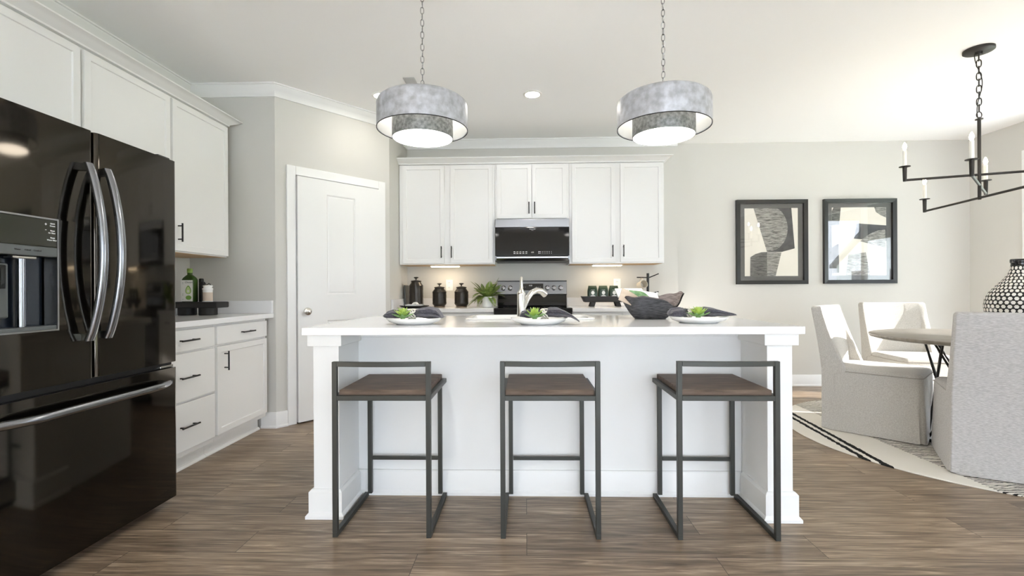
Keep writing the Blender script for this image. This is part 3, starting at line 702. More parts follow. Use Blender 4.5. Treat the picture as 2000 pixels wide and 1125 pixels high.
def rrect(cx, cy, hx, hy, r, z, n=6):
    pts = []
    for qx, qy, a0 in ((1, 1, 0), (-1, 1, PI/2), (-1, -1, PI), (1, -1, 3*PI/2)):
        for i in range(n+1):
            a = a0+PI/2*i/n; pts.append((cx+qx*(hx-r)+r*math.cos(a), cy+qy*(hy-r)+r*math.sin(a), z))
    return pts
b = MB(); hx, hy = .37, .21
b.loft([rrect(0, 0, hx-.012, hy-.012, .05, -.17), rrect(0, 0, hx-.012, hy-.012, .05, .0005), rrect(0, 0, hx+.015, hy+.012, .06, .0005), rrect(0, 0, hx+.017, hy+.014, .06, .006), rrect(0, 0, hx+.008, hy+.006, .06, .010), rrect(0, 0, hx-.018, hy-.020, .05, .008), rrect(0, 0, hx-.028, hy-.028, .05, -.01), rrect(0, 0, hx-.035, hy-.035, .05, -.155)])
b.build('basin', 'white', sk, smooth=50)
b = MB(); b.lathe([(.045, -.1548), (.045, -.151), (.02, -.153)], 24); b.build('drain', 'chrome', sk, smooth=40)
fc = thing('faucet', 'brushed nickel single-lever faucet with arched spout on the island', 'faucet', (-.024, 2.775, .9162))
b = MB(); b.lathe([(.034, 0), (.034, .004), (.028, .012), (.0245, .025), (.0245, .150), (.0255, .154), (.022, .162), (.014, .172), (.011, .182), (.009, .20), (.009, .245), (.006, .252)], 28); b.build('body', 'chrome', fc, smooth=50)
b = MB(); b.tube([(.012, .012, .075), (.034, .04, .125), (.058, .072, .158), (.088, .11, .174), (.118, .15, .168), (.142, .18, .148)], [.015, .0165, .0165, .0165, .018, .020], 16); b.build('spout', 'chrome', fc, smooth=50)
b = MB(); b.tube([(.1425, .1805, .1475), (.146, .185, .142)], [.016, .015], 16); b.build('spray_head', 'black', fc, smooth=50)

# ---- plates, napkins, rings, succulents
def plate(label, x, y):
    t = thing('dinner_plate', label, 'plate', (x, y, .9162), group='plates on the island')
    b = MB(); b.lathe([(.0, .001), (.085, .001), (.088, 0), (.094, 0), (.100, .004), (.130, .014), (.145, .030), (.147, .033), (.144, .0335), (.127, .019), (.098, .009), (0, .008)], 56, cap=False); b.build('dish', 'white', t, smooth=50)
plate('white plate on the island nearest the pantry door', -.585, 2.52)
plate('white plate at the middle of the island before the faucet', .070, 2.48)
plate('white plate on the right of the island beside the woven basket', .905, 2.55)
def cloth(b, secs, n=40):
    """secs: (x, y, z, half width, half height, folds, phase); a gathered cloth lobe"""
    rings = []; fine = []
    for a_, b_ in zip(secs, secs[1:]):
        for q in range(3): fine.append([p+(w-p)*q/3 for p, w in zip(a_, b_)])
    fine.append(list(secs[-1]))
    for x, y, z, wy, hz, k, ph in fine:
        k = round(k); r = []
        for i in range(n):
            a = 2*PI*i/n; f = 1+.20*math.sin(k*a+ph)+.10*math.sin((2*k+1)*a-ph+x*30)+.05*math.sin(11*a+x*70)
            cy = math.cos(a)*wy*f; cz = math.sin(a)*hz*f
            r.append((x, y+cy, z+cz))
        rings.append(r)
    b.loft(rings)
def napkin(label, x, y, lobes, z0=.9162+.0185):
    t = thing('napkin', label, 'napkin', (x, y, z0), group='charcoal napkins on the plates')
    b = MB(); cloth(b, lobes); b.build('cloth', 'napkin', t, smooth=60)
# local x along the island; knot at x=0
napkin('charcoal napkin on the plate nearest the pantry door', -.590, 2.50, [(-.150, .01, .024, .030, .005, 5, .3), (-.135, .01, .030, .045, .014, 5, .3), (-.10, .0, .034, .050, .021, 5, .6), (-.04, 0, .034, .034, .018, 6, .9), (-.012, 0, .034, .020, .016, 6, 1.1), (.012, 0, .034, .020, .017, 6, 1.2), (.045, 0, .040, .045, .023, 5, 1.5), (.09, .0, .040, .058, .026, 5, 1.9), (.13, 0, .036, .062, .022, 5, 2.2), (.150, -.005, .026, .060, .010, 5, 2.4), (.158, -.008, .017, .05, .004, 5, 2.6)])
napkin('charcoal napkin hanging over the rim of the middle plate', .075, 2.465, [(-.105, .01, .024, .028, .005, 5, .3), (-.095, .01, .032, .040, .014, 5, .5), (-.06, .0, .034, .036, .019, 6, .7), (-.012, 0, .034, .020, .016, 6, 1.1), (.020, 0, .036, .022, .018, 6, 1.2), (.05, 0, .042, .048, .022, 5, 1.5), (.09, .0, .040, .058, .021, 5, 1.9), (.125, -.01, .034, .062, .014, 5, 2.2), (.155, -.02, .025, .055, .008, 5, 2.4), (.180, -.03, .009, .04, .005, 5, 2.6), (.195, -.035, -.003, .018, .003, 5, 2.6)])
napkin('charcoal napkin on the plate beside the woven basket', .885, 2.535, [(-.135, .01, .026, .030, .006, 5, .3), (-.125, .01, .034, .045, .018, 5, .5), (-.09, .0, .036, .055, .024, 5, .7), (-.05, 0, .034, .035, .020, 6, .9), (-.035, 0, .034, .022, .016, 6, 1.1), (-.01, 0, .034, .022, .017, 6, 1.2), (.05, 0, .038, .040, .023, 5, 1.5), (.10, .0, .034, .048, .019, 5, 1.9), (.14, 0, .030, .046, .012, 5, 2.2), (.175, -.01, .026, .040, .008, 5, 2.4), (.195, -.012, .023, .030, .004, 5, 2.6)])
def ring(label, x, y, rz=0):
    t = thing('napkin_ring', label, 'napkin ring', (x, y, .9162+.0525), rz, group='beaded napkin rings')
    for k, (dx, ph) in enumerate(((-.012, 0), (-.002, 1.1), (.010, 2.2))):
        b = MB(); n = 44
        b.tube([(dx+.006*math.sin(5*2*PI*i/n+ph), .027*math.cos(2*PI*i/n), .0245*math.sin(2*PI*i/n)) for i in range(n)], .0042, 7, closed=True)
        b.build('bead_strand', 'bead', t, smooth=60)
ring('white beaded ring round the napkin nearest the pantry door', -.592, 2.50, .15)
ring('white beaded ring round the napkin on the middle plate', .098, 2.465, -.15)
ring('white beaded ring round the napkin beside the woven basket', .848, 2.535, .1)
def leaf_pts(b, base, az, el, L, W, T, curl=.35, n=7):
    """thick pointed succulent leaf"""
    d = Vector((math.cos(az)*math.cos(el), math.sin(az)*math.cos(el), math.sin(el))); s_ = Vector((-math.sin(az), math.cos(az), 0)); u = s_.cross(d)*-1
    if u.z < 0: u = -u
    rings = []
    for i in range(n):
        t = i/(n-1); w_ = W*(math.sin(PI*min(1, .12+t*.88))**.75)*(1 if t < .6 else (1-(t-.6)/.4*.55)) + 2e-4; th = T*(1-t*.75)+2e-4
        c = Vector(base)+d*L*t+u*curl*L*t*t*.5
        rings.append([c+s_*w_*math.cos(a)+u*th*math.sin(a) for a in [2*PI*k/8 for k in range(8)]])
    b.loft(rings)
def succulent(label, x, y, z=.9162+.031, s=1.05):
    t = thing('succulent', label, 'succulent', (x, y, z), group='green succulents on the napkins')
    for lay, (nl, el, L, W, m_) in enumerate(((9, .18, .056, .0125, 'succb'), (8, .50, .050, .0125, 'succ'), (7, .85, .042, .011, 'succ'), (5, 1.2, .030, .008, 'succ'))):
        b = MB()
        for k in range(nl): leaf_pts(b, (0, 0, .006+.006*lay), 2*PI*k/nl+lay*.4, el, L*s*random.uniform(.92, 1.08), W*s, .004)
        b.build('leaf_whorl', m_, t, smooth=70)
    b = MB(); b.lathe([(.012, 0), (.014, .012), (.006, .03)], 12); b.build('stem', 'succb', t, smooth=60)
succulent('bright green succulent on the plate nearest the pantry door', -.625, 2.435)
succulent('bright green succulent on the middle plate by the faucet', .045, 2.395)
succulent('bright green succulent on the plate beside the woven basket', .875, 2.465)

# ---- basket and what is in it
bk = thing('woven_basket', 'dark grey woven boat-shaped basket on the island worktop', 'basket', (.745, 2.90, .9165))
def bsec(t, inner, n=64):
    r = []
    for i in range(n):
        a = 2*PI*i/n; c, s_ = math.cos(a), math.sin(a)
        top = .128+.026*max(0, c)**2*(1 if s_ > -.9 else .6)-.062*math.exp(-((a-2*PI*.845)/.36)**2)+.004*math.sin(a*9)
        f = t**.75 if t > 0 else 0
        ax = .088+(.108 if c > 0 else .088)*f; ay = .062+.065*f
        ax -= inner; ay -= inner
        r.append((ax*math.copysign(abs(c)**.85, c), ay*math.copysign(abs(s_)**.85, s_), (.006 if inner else 0)+top*t))
    return r
b = MB(); ts = [0, .06, .2, .4, .6, .8, .95, 1.0]
b.loft([bsec(t, 0) for t in ts], cap=False); b.b.faces.new([v for v in list(b.b.verts)[:64]][::-1]); b.build('outer_weave', 'basket', bk, smooth=60)
b = MB(); R = b.loft([bsec(t, .006) for t in reversed(ts)], cap=False); b.b.faces.new(R[-1]); b.build('inner_weave', 'basketin', bk, smooth=60)
def slab_in(name, label, cat, mtl, c, size, rot):
    b = MB(); a = [s_/2 for s_ in size]; b.box(-a[0], a[0], -a[1], a[1], -a[2], a[2])
    from mathutils import Euler
    b.xf(Euler(rot).to_matrix().to_4x4()); o = b.build(name, mtl, bevel=.002); o.location = c; return tag(o, label, cat)
slab_in('booklet', 'white booklet lying tilted across the middle of the basket', 'booklet', 'label', (.715, 2.925, 1.045), (.185, .008, .125), (-.95, .16, .08))
slab_in('booklet', 'second white booklet at the back left of the basket, its edge highest', 'booklet', 'label', (.640, 2.965, 1.070), (.17, .010, .10), (-1.05, .0, .06))
slab_in('wooden_board', 'pale wooden board sticking out at the left end of the basket', 'board', 'oak', (.605, 2.855, 1.045), (.10, .010, .085), (-.50, .42, .0))
t = thing('striped_leaves', 'bunch of striped green leaves lying at the front of the basket', 'leaves', (.655, 2.815, 1.040))
for k in range(7):
    b = MB(); L = .12+.012*(k % 3); y_ = -.012+.004*k
    P0 = Vector((-.055+.010*k, y_, .045-.001*k)); P1 = P0+Vector((L*.72, -.006+.003*k, -L*.52))
    pts = [P0.lerp(P1, i/6)+Vector((0, 0, .010*math.sin(PI*i/6))) for i in range(7)]
    secs = []
    for i, p in enumerate(pts):
        w_ = .0012+.0075*math.sin(PI*(.08+i/6*.84)); secs.append([p+Vector((0, 0, w_)), p+Vector((.3*w_, -.003, 0)), p+Vector((0, 0, -w_)), p+Vector((0, .001, 0))])
    b.loft(secs); b.build('leaf', 'leaf', t, smooth=60)

# ================================================================= counter stools
st = thing('counter_stool', 'counter stool at the left, before the island post near the pantry door', 'stool', (-.640, 2.335, 0), group='counter stools at the island')
w_ = .0215; hw = .2195; yf, yr = -.218, .195
def stube(b, p, q): b.bar(p, q, w_, w_, up=(0, 1, 0))
for s_ in (-1, 1):
    b = MB(); stube(b, (s_*(hw-w_/2), yf, .0215), (s_*(hw-w_/2), yf, .777)); b.build('leg', 'gun', st, bevel=.0015)
    b = MB(); stube(b, (s_*(hw-w_*1.55), yr-.002, .0215), (s_*(hw-w_*1.55), yr-.002, .6045)); b.build('leg', 'gun', st, bevel=.0015)
    b = MB(); b.bar((s_*(hw-w_/2), yf-w_/2, w_/2), (s_*(hw-w_/2), yr+w_/2, w_/2), w_, w_); b.build('runner', 'gun', st, bevel=.0015)
    b = MB(); b.bar((s_*(hw-w_/2), yf+w_/2+.0003, .616), (s_*(hw-w_/2), yr+w_/2, .616), w_, w_); b.build('seat_rail', 'gun', st, bevel=.0015)
n = 12; b = MB()
secs = []
for i in range(n+1):
    x = -(hw-w_-.0003)+2*(hw-w_-.0003)*i/n; y = yf-.014*(1-(2*i/n-1)**2)
    secs.append([(x, y-w_/2, .777-w_), (x, y+w_/2, .777-w_), (x, y+w_/2, .777), (x, y-w_/2, .777)])
b.loft(secs); b.build('back_rail', 'gun', st, bevel=.0015)
b = MB(); b.bar((-(hw-w_-.0003), yf, .616), (hw-w_-.0003, yf, .616), w_, w_); b.build('seat_rail', 'gun', st, bevel=.0015)
b = MB(); b.bar((-(hw-w_*2.1), yr-.002, .208), (hw-w_*2.1, yr-.002, .208), w_*.8, w_*.8); b.build('footrest', 'gun', st, bevel=.0015)
b = MB(); b.box(-hw+w_+.002, hw-w_-.002, yf+.013, yr+.010, .622, .648); b.build('seat', 'seatwood', st, bevel=.003)
copy_tree(st, (.1055, 2.337, 0), 0, 'counter stool standing at the middle of the island')
copy_tree(st, (.880, 2.338, 0), -.01, 'counter stool at the right, before the island post on the dining side')

# ================================================================= pendants
pd = thing('pendant_light', 'galvanised drum pendant over the island on the pantry door side', 'pendant light', (-.553, 2.60, 1.915), group='drum pendants over the island')
b = MB()
b.lathe([(.240, .048), (.2435, .050), (.2435, .175), (.239, .192), (.222, .206), (.06, .240), (.06, .237), (.221, .203), (.236, .190), (.2405, .174), (.240, .048)], 72, cap=False)
os_ = b.build('outer_shade', 'galv', pd, smooth=40)
b = MB(); b.lathe([(.2385, .0505), (.2385, .172), (.219, .200), (.07, .230)], 72, cap=False); b.build('shade_lining', 'shadein', os_, smooth=40)
b = MB(); b.lathe([(.2415, .0455), (.2440, .0455), (.2440, .0495), (.2415, .0495), (.2415, .0455)], 72, cap=False); b.build('rim', 'black', os_, smooth=40)
b = MB(); b.lathe([(.159, 0), (.163, 0), (.163, .165), (.159, .165), (.159, 0)], 64, cap=False); b.build('inner_shade', 'galvd', pd, smooth=40)
b = MB(); b.lathe([(.0, .004), (.1585, .004), (.1585, .010), (0, .010)], 64, cap=False); b.build('diffuser', 'lamp', pd, smooth=40)
b = MB(); b.lathe([(.002, .10), (.024, .112), (.030, .135), (.022, .160), (.014, .175), (.014, .2375)], 20); b.build('bulb', 'warmbulb', pd, smooth=60)
b = MB(); b.lathe([(.060, .238), (.068, .242), (.070, .256), (.066, .262), (.058, .266), (.012, .270), (.010, .286), (0, .288)], 40); b.build('cap', 'galvd', pd, smooth=40)
def chain_mesh(z0, z1, L, wd, r):
    b = MB(); z = z0; k = 0
    while z+L <= z1+.01:
        pts = []
        for i in range(20):
            a = 2*PI*i/20; u = wd*math.copysign(abs(math.cos(a))**.7, math.cos(a)); v = L/2*math.copysign(abs(math.sin(a))**.85, math.sin(a))
            pts.append((u, 0, z+L/2+v) if k % 2 == 0 else (0, u, z+L/2+v))
        b.tube(pts, r, 6, closed=True); z += L-2*r*1.1; k += 1
    return b
o = chain_mesh(.280, .80, .0375, .0085, .0020).xf(Matrix.Rotation(.35, 4, 'Z')).build('chain', 'steel', pd, smooth=60)
b = MB(); b.tube([(.006*math.sin(z*40), .006*math.cos(z*33), z) for z in [.28+i*.02 for i in range(27)]], .0013, 6); b.build('cord', 'whitepl', pd, smooth=60)
b = MB(); b.lathe([(.0, .795), (.035, .798), (.062, .808), (.064, .8245), (0, .8245)], 36); b.build('canopy', 'galvd', pd, smooth=40)
copy_tree(pd, (.744, 2.60, 1.908), .6, 'galvanised drum pendant over the island on the dining side')

# ---- ceiling fittings
for x, y, l in ((.068, 4.055, 'lit recessed ceiling light between the two pendants'), (-1.208, 4.035, 'lit recessed ceiling light partly behind the pendant near the pantry door')):
    t = thing('recessed_light', l, 'ceiling light', (x, y, CE), group='recessed ceiling lights')
    b = MB(); b.lathe([(.060, -.001), (.080, -.001), (.080, -.004), (.066, -.007), (.060, -.006), (.060, -.001)], 40, cap=False); b.build('trim_ring', 'whitepl', t, smooth=40)
    b = MB(); b.lathe([(0, -.0012), (.0595, -.0012), (.0595, -.005), (0, -.005)], 40, cap=False); b.build('lens', 'can', t, smooth=40)
M['vent'] = mat('vent_grey', (.5, .5, .49), .5)
t = thing('ceiling_vent', 'small grey louvred vent on the ceiling above the left pendant', 'vent', (-.895, 3.78, CE))
b = MB(); b.box(-.045, .045, -.085, .085, -.006, -.0005); b.build('frame', 'vent', t, bevel=.001)
for k in range(7):
    b = MB(); b.bar((-.038, -.066+k*.022, -.008), (.038, -.066+k*.022, -.008), .012, .002, up=(0, .5, .8)); b.build('louvre', 'vent', t)

# ================================================================= chandelier
ch = thing('chandelier', 'black iron chandelier of crossed bars with white candle lamps over the dining table', 'chandelier', (3.14, 3.415, 1.70))
b = MB(); b.lathe([(.0, 1.0395), (.085, 1.0395), (.085, 1.024), (.080, 1.020), (.022, 1.018), (.020, 1.000), (0, 1.0)], 44); b.build('canopy', 'rod', ch, smooth=40)
o = chain_mesh(.605, 1.0, .052, .0125, .0036).xf(Matrix.Rotation(.9, 4, 'Z')).build('chain', 'rod', ch, smooth=60)
b = MB(); b.tube([(.018*math.cos(2*PI*i/20), 0, .585+.022*math.sin(2*PI*i/20)) for i in range(20)], .003, 6, closed=True); b.build('loop', 'rod', ch, smooth=60)
b = MB(); b.tube([(.018*math.sin(z*17), .014*math.cos(z*13), z) for z in [.57+i*.02 for i in range(23)]], .0028, 6); b.build('cord', 'black', ch, smooth=60)
b = MB(); b.lathe([(.010, 0), (.010, .55), (.022, .552), (.022, .558), (.006, .563), (.005, .57)], 16); b.build('stem', 'rod', ch, smooth=40)
for z, dx, dy in ((.172, -.390, .148), (.100, .3275, .306), (.012, .094, .573)):
    b = MB(); b.tube([(-dx, -dy, z), (dx, dy, z)], .0085, 10); arm = b.build('arm', 'rod', ch, smooth=40)
    for s_ in (-1, 1):
        x, y = s_*dx, s_*dy
        b = MB(); b.lathe([(.0105, -.009), (.0115, .0), (.0135, .094), (.034, .096), (.034, .100), (.012, .1015)], 20, (x, y, z)); b.build('candle_cup', 'rod', arm, smooth=40)
        b = MB(); b.lathe([(.0125, .102), (.0125, .215), (.008, .217)], 18, (x, y, z)); b.build('candle_sleeve', 'sleeve', arm, smooth=40)
        b = MB(); b.lathe([(.006, .2175), (.010, .228), (.0125, .242), (.009, .258), (.002, .272)], 16, (x, y, z)); b.build('bulb', 'bulb', arm, smooth=60)

# ================================================================= dining corner
RC = (3.31, 3.60)
b = MB(); b.lathe([(1.255, 0), (1.258, .004), (1.252, .008)], 128); o = b.build('round_rug', 'rug'); o.location = (*RC, .0002)
tag(o, 'round cream rug with black stripes under the dining table', 'rug')
RZ = .0085
tb = thing('dining_table', 'round grey-washed dining table on a dark metal lattice pedestal', 'table', (3.15, 3.37, RZ))
b = MB(); b.lathe([(.0, .722), (.625, .722), (.648, .728), (.655, .738), (.655, .748), (.648, .752), (0, .752)], 96, cap=False); b.build('tabletop', 'tabletop', tb, smooth=35)
b = MB(); ring_ = lambda r, z: [(r*math.cos(2*PI*i/40), r*math.sin(2*PI*i/40), z) for i in range(40)]
b.tube(ring_(.33, .013), .012, 8, closed=True); b.build('base_ring', 'rod', tb, smooth=60)
b = MB(); b.tube(ring_(.33, .708), .012, 8, closed=True); b.build('top_ring', 'rod', tb, smooth=60)
for k in range(9):
    for s_ in (-1, 1):
        a0 = 2*PI*k/9; a1 = a0+s_*1.15; z0, z1 = .020, .70
        p, q = Vector((.33*math.cos(a0), .33*math.sin(a0), z0)), Vector((.33*math.cos(a1), .33*math.sin(a1), z1))
        b = MB(); b.tube([p, q], .0075, 8); b.build('pedestal_rod', 'rod', tb, smooth=60)
# vase
va = thing('vase', 'onion-shaped black vase with white dots standing on the dining table', 'vase', (3.235, 3.24, RZ+.753))
VP = [(.085, 0), (.10, .006), (.128, .05), (.155, .11), (.172, .17), (.176, .215), (.168, .262), (.146, .305), (.115, .345), (.083, .382), (.060, .415), (.047, .45), (.0435, .485)]
b = MB(); b.lathe(VP+[(.044, .490)], 64); b.build('body', 'vblack', va, smooth=60)
b = MB(); b.lathe([(.0455, .4905), (.048, .494), (.048, .512), (.045, .516), (.038, .516), (.036, .500), (.034, .4905)], 48, cap=False); b.build('rim', 'vblack', va, smooth=60)
b = MB()
def vr(z):
    for (r0, z0), (r1, z1) in zip(VP, VP[1:]):
        if z <= z1: t_ = (z-z0)/(z1-z0); return r0+(r1-r0)*t_, (r1-r0)/(z1-z0)
    return VP[-1][0], 0
z = .015; row = 0; step = .0215
arc = 0
while z < .478:
    r, sl = vr(z); nd_ = 36 if r > .12 else 30 if r > .09 else 22 if r > .062 else 15
    ds_ = min(.0122, PI*r/nd_*.80); nrm = Vector((1, 0, -sl)).normalized(); up = Vector((sl, 0, 1)).normalized()
    for k in range(nd_):
        a = 2*PI*(k+.5*(row % 2))/nd_; R_ = Matrix.Rotation(a, 3, 'Z'); c = Vector((r, 0, z))+nrm*.0009
        b.face([R_ @ (c+Vector((0, 1, 0))*ds_*math.cos(PI/3*j)+up*.0120*math.sin(PI/3*j)*1.05) for j in range(6)])
    z += .0262/math.sqrt(1+sl*sl); row += 1
o = b.build('dot_pattern', 'vwhite', va); o['kind'] = 'stuff'

def dining_chair(label, loc, rz, lm, first=True):
    t = thing('dining_chair', label, 'chair', (loc[0], loc[1], RZ), rz, group='slipcovered dining chairs')
    hw = .285; yb, yf_ = -.30, .30
    # skirted seat: rounded rectangles, a little wavy at the hem
    b = MB(); secs = []
    for z, gx, gy, wv in ((.006, .006, .010, .006), (.10, .004, .006, .005), (.25, .0, .002, .003), (.40, -.004, -.002, .0015), (.445, -.006, -.004, .0), (.468, -.010, -.008, 0), (.482, -.026, -.024, 0), (.487, -.06, -.06, 0)):
        ring_ = rrect(0, 0, hw+gx, .30+gy, .045, z, 6)
        secs.append([(x*(1+wv/.285*math.sin(i*1.9)), y*(1+wv/.3*math.sin(i*1.3+1)), zz+(.004*math.sin(i*.9) if z < .01 else 0)) for i, (x, y, zz) in enumerate(ring_)])
    b.loft(secs); se = b.build('seat', lm, t, smooth=50)
    b = MB(); P = rrect(0, 0, hw-.004, .297, .045, .455, 6); b.tube(P, .0035, 6, closed=True); b.build('piping', 'piping' if lm == 'linenA' else lm, se, smooth=60)
    # back with short wings, leaning back, tapering wings
    b = MB(); secs = []
    zz_ = (.009, .22, .43, .452, .48, .52, .57, .63, .70, .78, .87, .933, .945)
    for k, z in enumerate(zz_):
        u = z/.945; ln = yb-.012-.075*max(0, (z-.44)/.5)**1.25; wing = (.02 if z < .44 else .012+.085*max(0, 1-(z-.44)/.505)**1.8)
        ww = hw+.007-.016*u; th = .08-.02*u; it_ = .060-.012*u
        g = .0 if k < 12 else -.012; zz = z
        y0 = ln; yi = ln+th
        pts = [(-ww-g, y0-g), (ww+g, y0-g), (ww+g, yi+wing), (ww-it_, yi+wing), (ww-it_-.012, yi+.012), (ww*.4, yi-.004), (-ww*.4, yi-.004), (-ww+it_+.012, yi+.012), (-ww+it_, yi+wing), (-ww-g, yi+wing)]
        secs.append([(x, y, zz) for x, y in pts])
    b.loft(secs); ba = b.build('backrest', lm, t, bevel=.016, seg=3, smooth=60)
    return t
def face_to(dx, dy): return math.atan2(-dx, dy)
# chair local +Y is the facing direction
FA = Vector((.69, -.724)); PA = Vector((.724, .69))
ca = Vector((2.306, 3.803))+FA*.30+PA*.285
dining_chair('beige slipcovered dining chair at the left edge of the rug, seen from its side', (ca.x, ca.y), face_to(*FA), 'linenA')
FB = Vector((-.12, -.993))
dining_chair('beige slipcovered dining chair behind the table, facing the camera', (3.50, 4.42), face_to(*FB), 'linenA')
FC = Vector((.52, .855)).normalized(); PC = Vector((FC.y, -FC.x))
cc = Vector((2.468, 2.875))+FC*.31+PC*.292
dining_chair('grey linen dining chair at the right edge, its back turned to the camera', (cc.x, cc.y), face_to(*FC), 'linenC')

FD = Vector((-.975, .22)).normalized()  # out-of-frame chair, added to shade the table and the left chair's seat
dining_chair('unseen beige slipcovered dining chair added on the window side for its shade', (4.17, 3.14), face_to(*FD), 'linenA')

# ---- framed pictures
def picture(label, x0, x1, z0, z1, art):
    cx, cz = (x0+x1)/2, (z0+z1)/2; W, Hh = x1-x0, z1-z0
    t = thing('framed_picture', label, 'picture', (cx, YD-.0005, cz), group='framed abstract prints')
    fw = .042; b = MB()
    o4 = [(-W/2, -Hh/2), (W/2, -Hh/2), (W/2, Hh/2), (-W/2, Hh/2)]; i4 = [(-W/2+fw, -Hh/2+fw), (W/2-fw, -Hh/2+fw), (W/2-fw, Hh/2-fw), (-W/2+fw, Hh/2-fw)]
    b.loft([[(x, y, z) for x, z in q] for q, y in ((o4, 0), (o4, -.040), (i4, -.034), (i4, -.008))], cap=False); b.build('frame', 'frame', t)
    b = MB(); b.box(-W/2+fw-.002, W/2-fw+.002, -.0075, -.0035, -Hh/2+fw-.002, Hh/2-fw+.002); b.build('mount', 'matt', t)
    aw, ah = W/2-.098, Hh/2-.092
    b = MB(); b.box(-aw, aw, -.0088, -.0078, -ah, ah); pa = b.build('print_sheet', 'paper', t)
    for k, (poly, m_) in enumerate(art):
        b = MB(); y = -.0090-.0004*k
        b.prism([(-aw+u*2*aw, ah-v*2*ah) for u, v in poly], y-.0003, y); b.build('printed_shape', m_, pa)
    b = MB(); b.box(-W/2+fw-.001, W/2-fw+.001, -.0165, -.0150, -Hh/2+fw-.001, Hh/2-fw+.001); b.build('glazing', 'picglass', t)
def arc(cx, cy, r, a0, a1, n=16, ry=None): return [(cx+r*math.cos(math.radians(a0+(a1-a0)*i/n)), cy+(ry or r)*math.sin(math.radians(a0+(a1-a0)*i/n))) for i in range(n+1)]
art1 = [([(.58, .0), (.88, .0), (.94, .595), (.70, .645), (.42, .645)], 'ink'),
        ([(.17, .0), (.60, .0)]+arc(.44, .30, .37, -62, 66, 14, .34)+[(.42, .645)], 'print'),
        ([(.42, .645), (.69, .655), (.58, 1.0), (.42, 1.0)], 'print'),
        ([(.10, 1.0), (.105, .72)]+[(.20, .675), (.31, .65), (.42, .645), (.42, 1.0)], 'printd')]
art2 = [([(.0, .05), (.03, 0), (.165, 0), (.135, .255), (0, .265)], 'printd'), ([(.78, 0), (1, 0), (1, .155)]+[(.90, .12), (.81, .07)], 'print'),
        ([(.455, .235), (1, .27), (1, .5), (.405, .46)], 'ink'), ([(.98, .33), (.85, .34), (.70, .39), (.57, .46), (.52, .5), (.99, .60)], 'print'),
        ([(.0, .58), (.12, .53), (.13, .96), (0, .97)], 'printd'), ([(.30, .70), (.62, .66), (.70, 1.0), (.25, 1.0)], 'print')]
picture('framed abstract print with a grained ribbon shape, hung nearer the kitchen cabinets', 2.372, 3.158, 1.143, 2.090, art1)
picture('framed abstract print reflecting the window, hung nearer the chandelier', 3.338, 4.130, 1.145, 2.090, art2)

# ================================================================= back worktop objects
CZ = .9165
def canister(label, x, y, h, r=.074):
    t = thing('canister', label, 'canister', (x, y, CZ), group='dark canisters by the backsplash')
    b = MB(); b.lathe([(r*.76, 0), (r*.80, .003), (r*.76, .0105)], 36); b.build('foot_band', 'canband', t, smooth=40)
    b = MB(); n = 36; secs = []
    prof = [(r*.74, .011), (r*.97, .032), (r, .04)]+[(r, .04+(h-.08)*k/10) for k in range(1, 11)]+[(r*.97, h-.036), (r*.70, h-.010), (r*.66, h)]
    b.lathe(prof, n)
    for v in b.b.verts:   # diagonal carved lozenges
        if .045 < v.co.z < h-.045:
            a = math.atan2(v.co.y, v.co.x); k = abs(math.sin(a*4+v.co.z*40))*abs(math.sin(a*4-v.co.z*40)); f = 1-.035*(1-k); v.co.x *= f; v.co.y *= f
    b.build('jar', 'canister', t, smooth=30)
    b = MB(); b.lathe([(r*.70, h+.0003), (r*.74, h+.004), (r*.74, h+.010), (r*.30, h+.018), (r*.10, h+.020), (r*.09, h+.034), (r*.22, h+.038), (r*.34, h+.044), (r*.33, h+.049), (r*.10, h+.053)], 32); b.build('lid', 'canister', t, smooth=40)
canister('tallest dark bronze canister in the corner by the pantry wall', -1.155, 5.06, .268)
canister('shorter dark bronze canister left of the wall outlet', -.906, 5.05, .20)
canister('shorter dark bronze canister right of the wall outlet', -.674, 5.05, .20)
t = thing('cutting_board', 'grey cutting board leaning on the corner wall behind the tallest canister', 'cutting board', (-1.272, 5.15, CZ))
b = MB(); b.box(-.006, .006, -.09, .09, 0, .235); b.xf(Matrix.Rotation(-.04, 4, 'Y')); b.build('board', 'greypl', t, bevel=.006)
t = thing('serving_tray', 'round dark tray with a pale dish in front of the tallest canister', 'tray', (-1.115, 4.80, CZ))
b = MB(); b.lathe([(.10, 0), (.135, .016), (.148, .022), (.146, .026), (.13, .021), (.0, .012)], 48); b.build('plate', 'blackmatte', t, smooth=50)
t = thing('pale_dish', 'small pale square dish on the round dark tray in the corner', 'dish', (-1.115, 4.80, CZ+.0215))
b = MB(); b.loft([rrect(0, 0, .080, .06, .015, 0), rrect(0, 0, .088, .066, .015, .016), rrect(0, 0, .084, .062, .015, .016), rrect(0, 0, .078, .056, .015, .006)]); b.build('dish', 'white', t, smooth=40)
t = thing('stone_ornament', 'small pale arched stone on the dish in the corner', 'ornament', (-1.105, 4.80, CZ+.0285))
b = MB(); b.loft([[(x*.034*(1-.0*s_), s_, .032*math.sqrt(max(0, 1-x*x))) for x in [-1+i/8 for i in range(17)]]+[(x*.018, s_, .016*math.sqrt(max(0, 1-x*x))) for x in [1-i/4 for i in range(9)]] for s_ in (-.016, .016)]); b.build('arch', 'label', t, smooth=40)
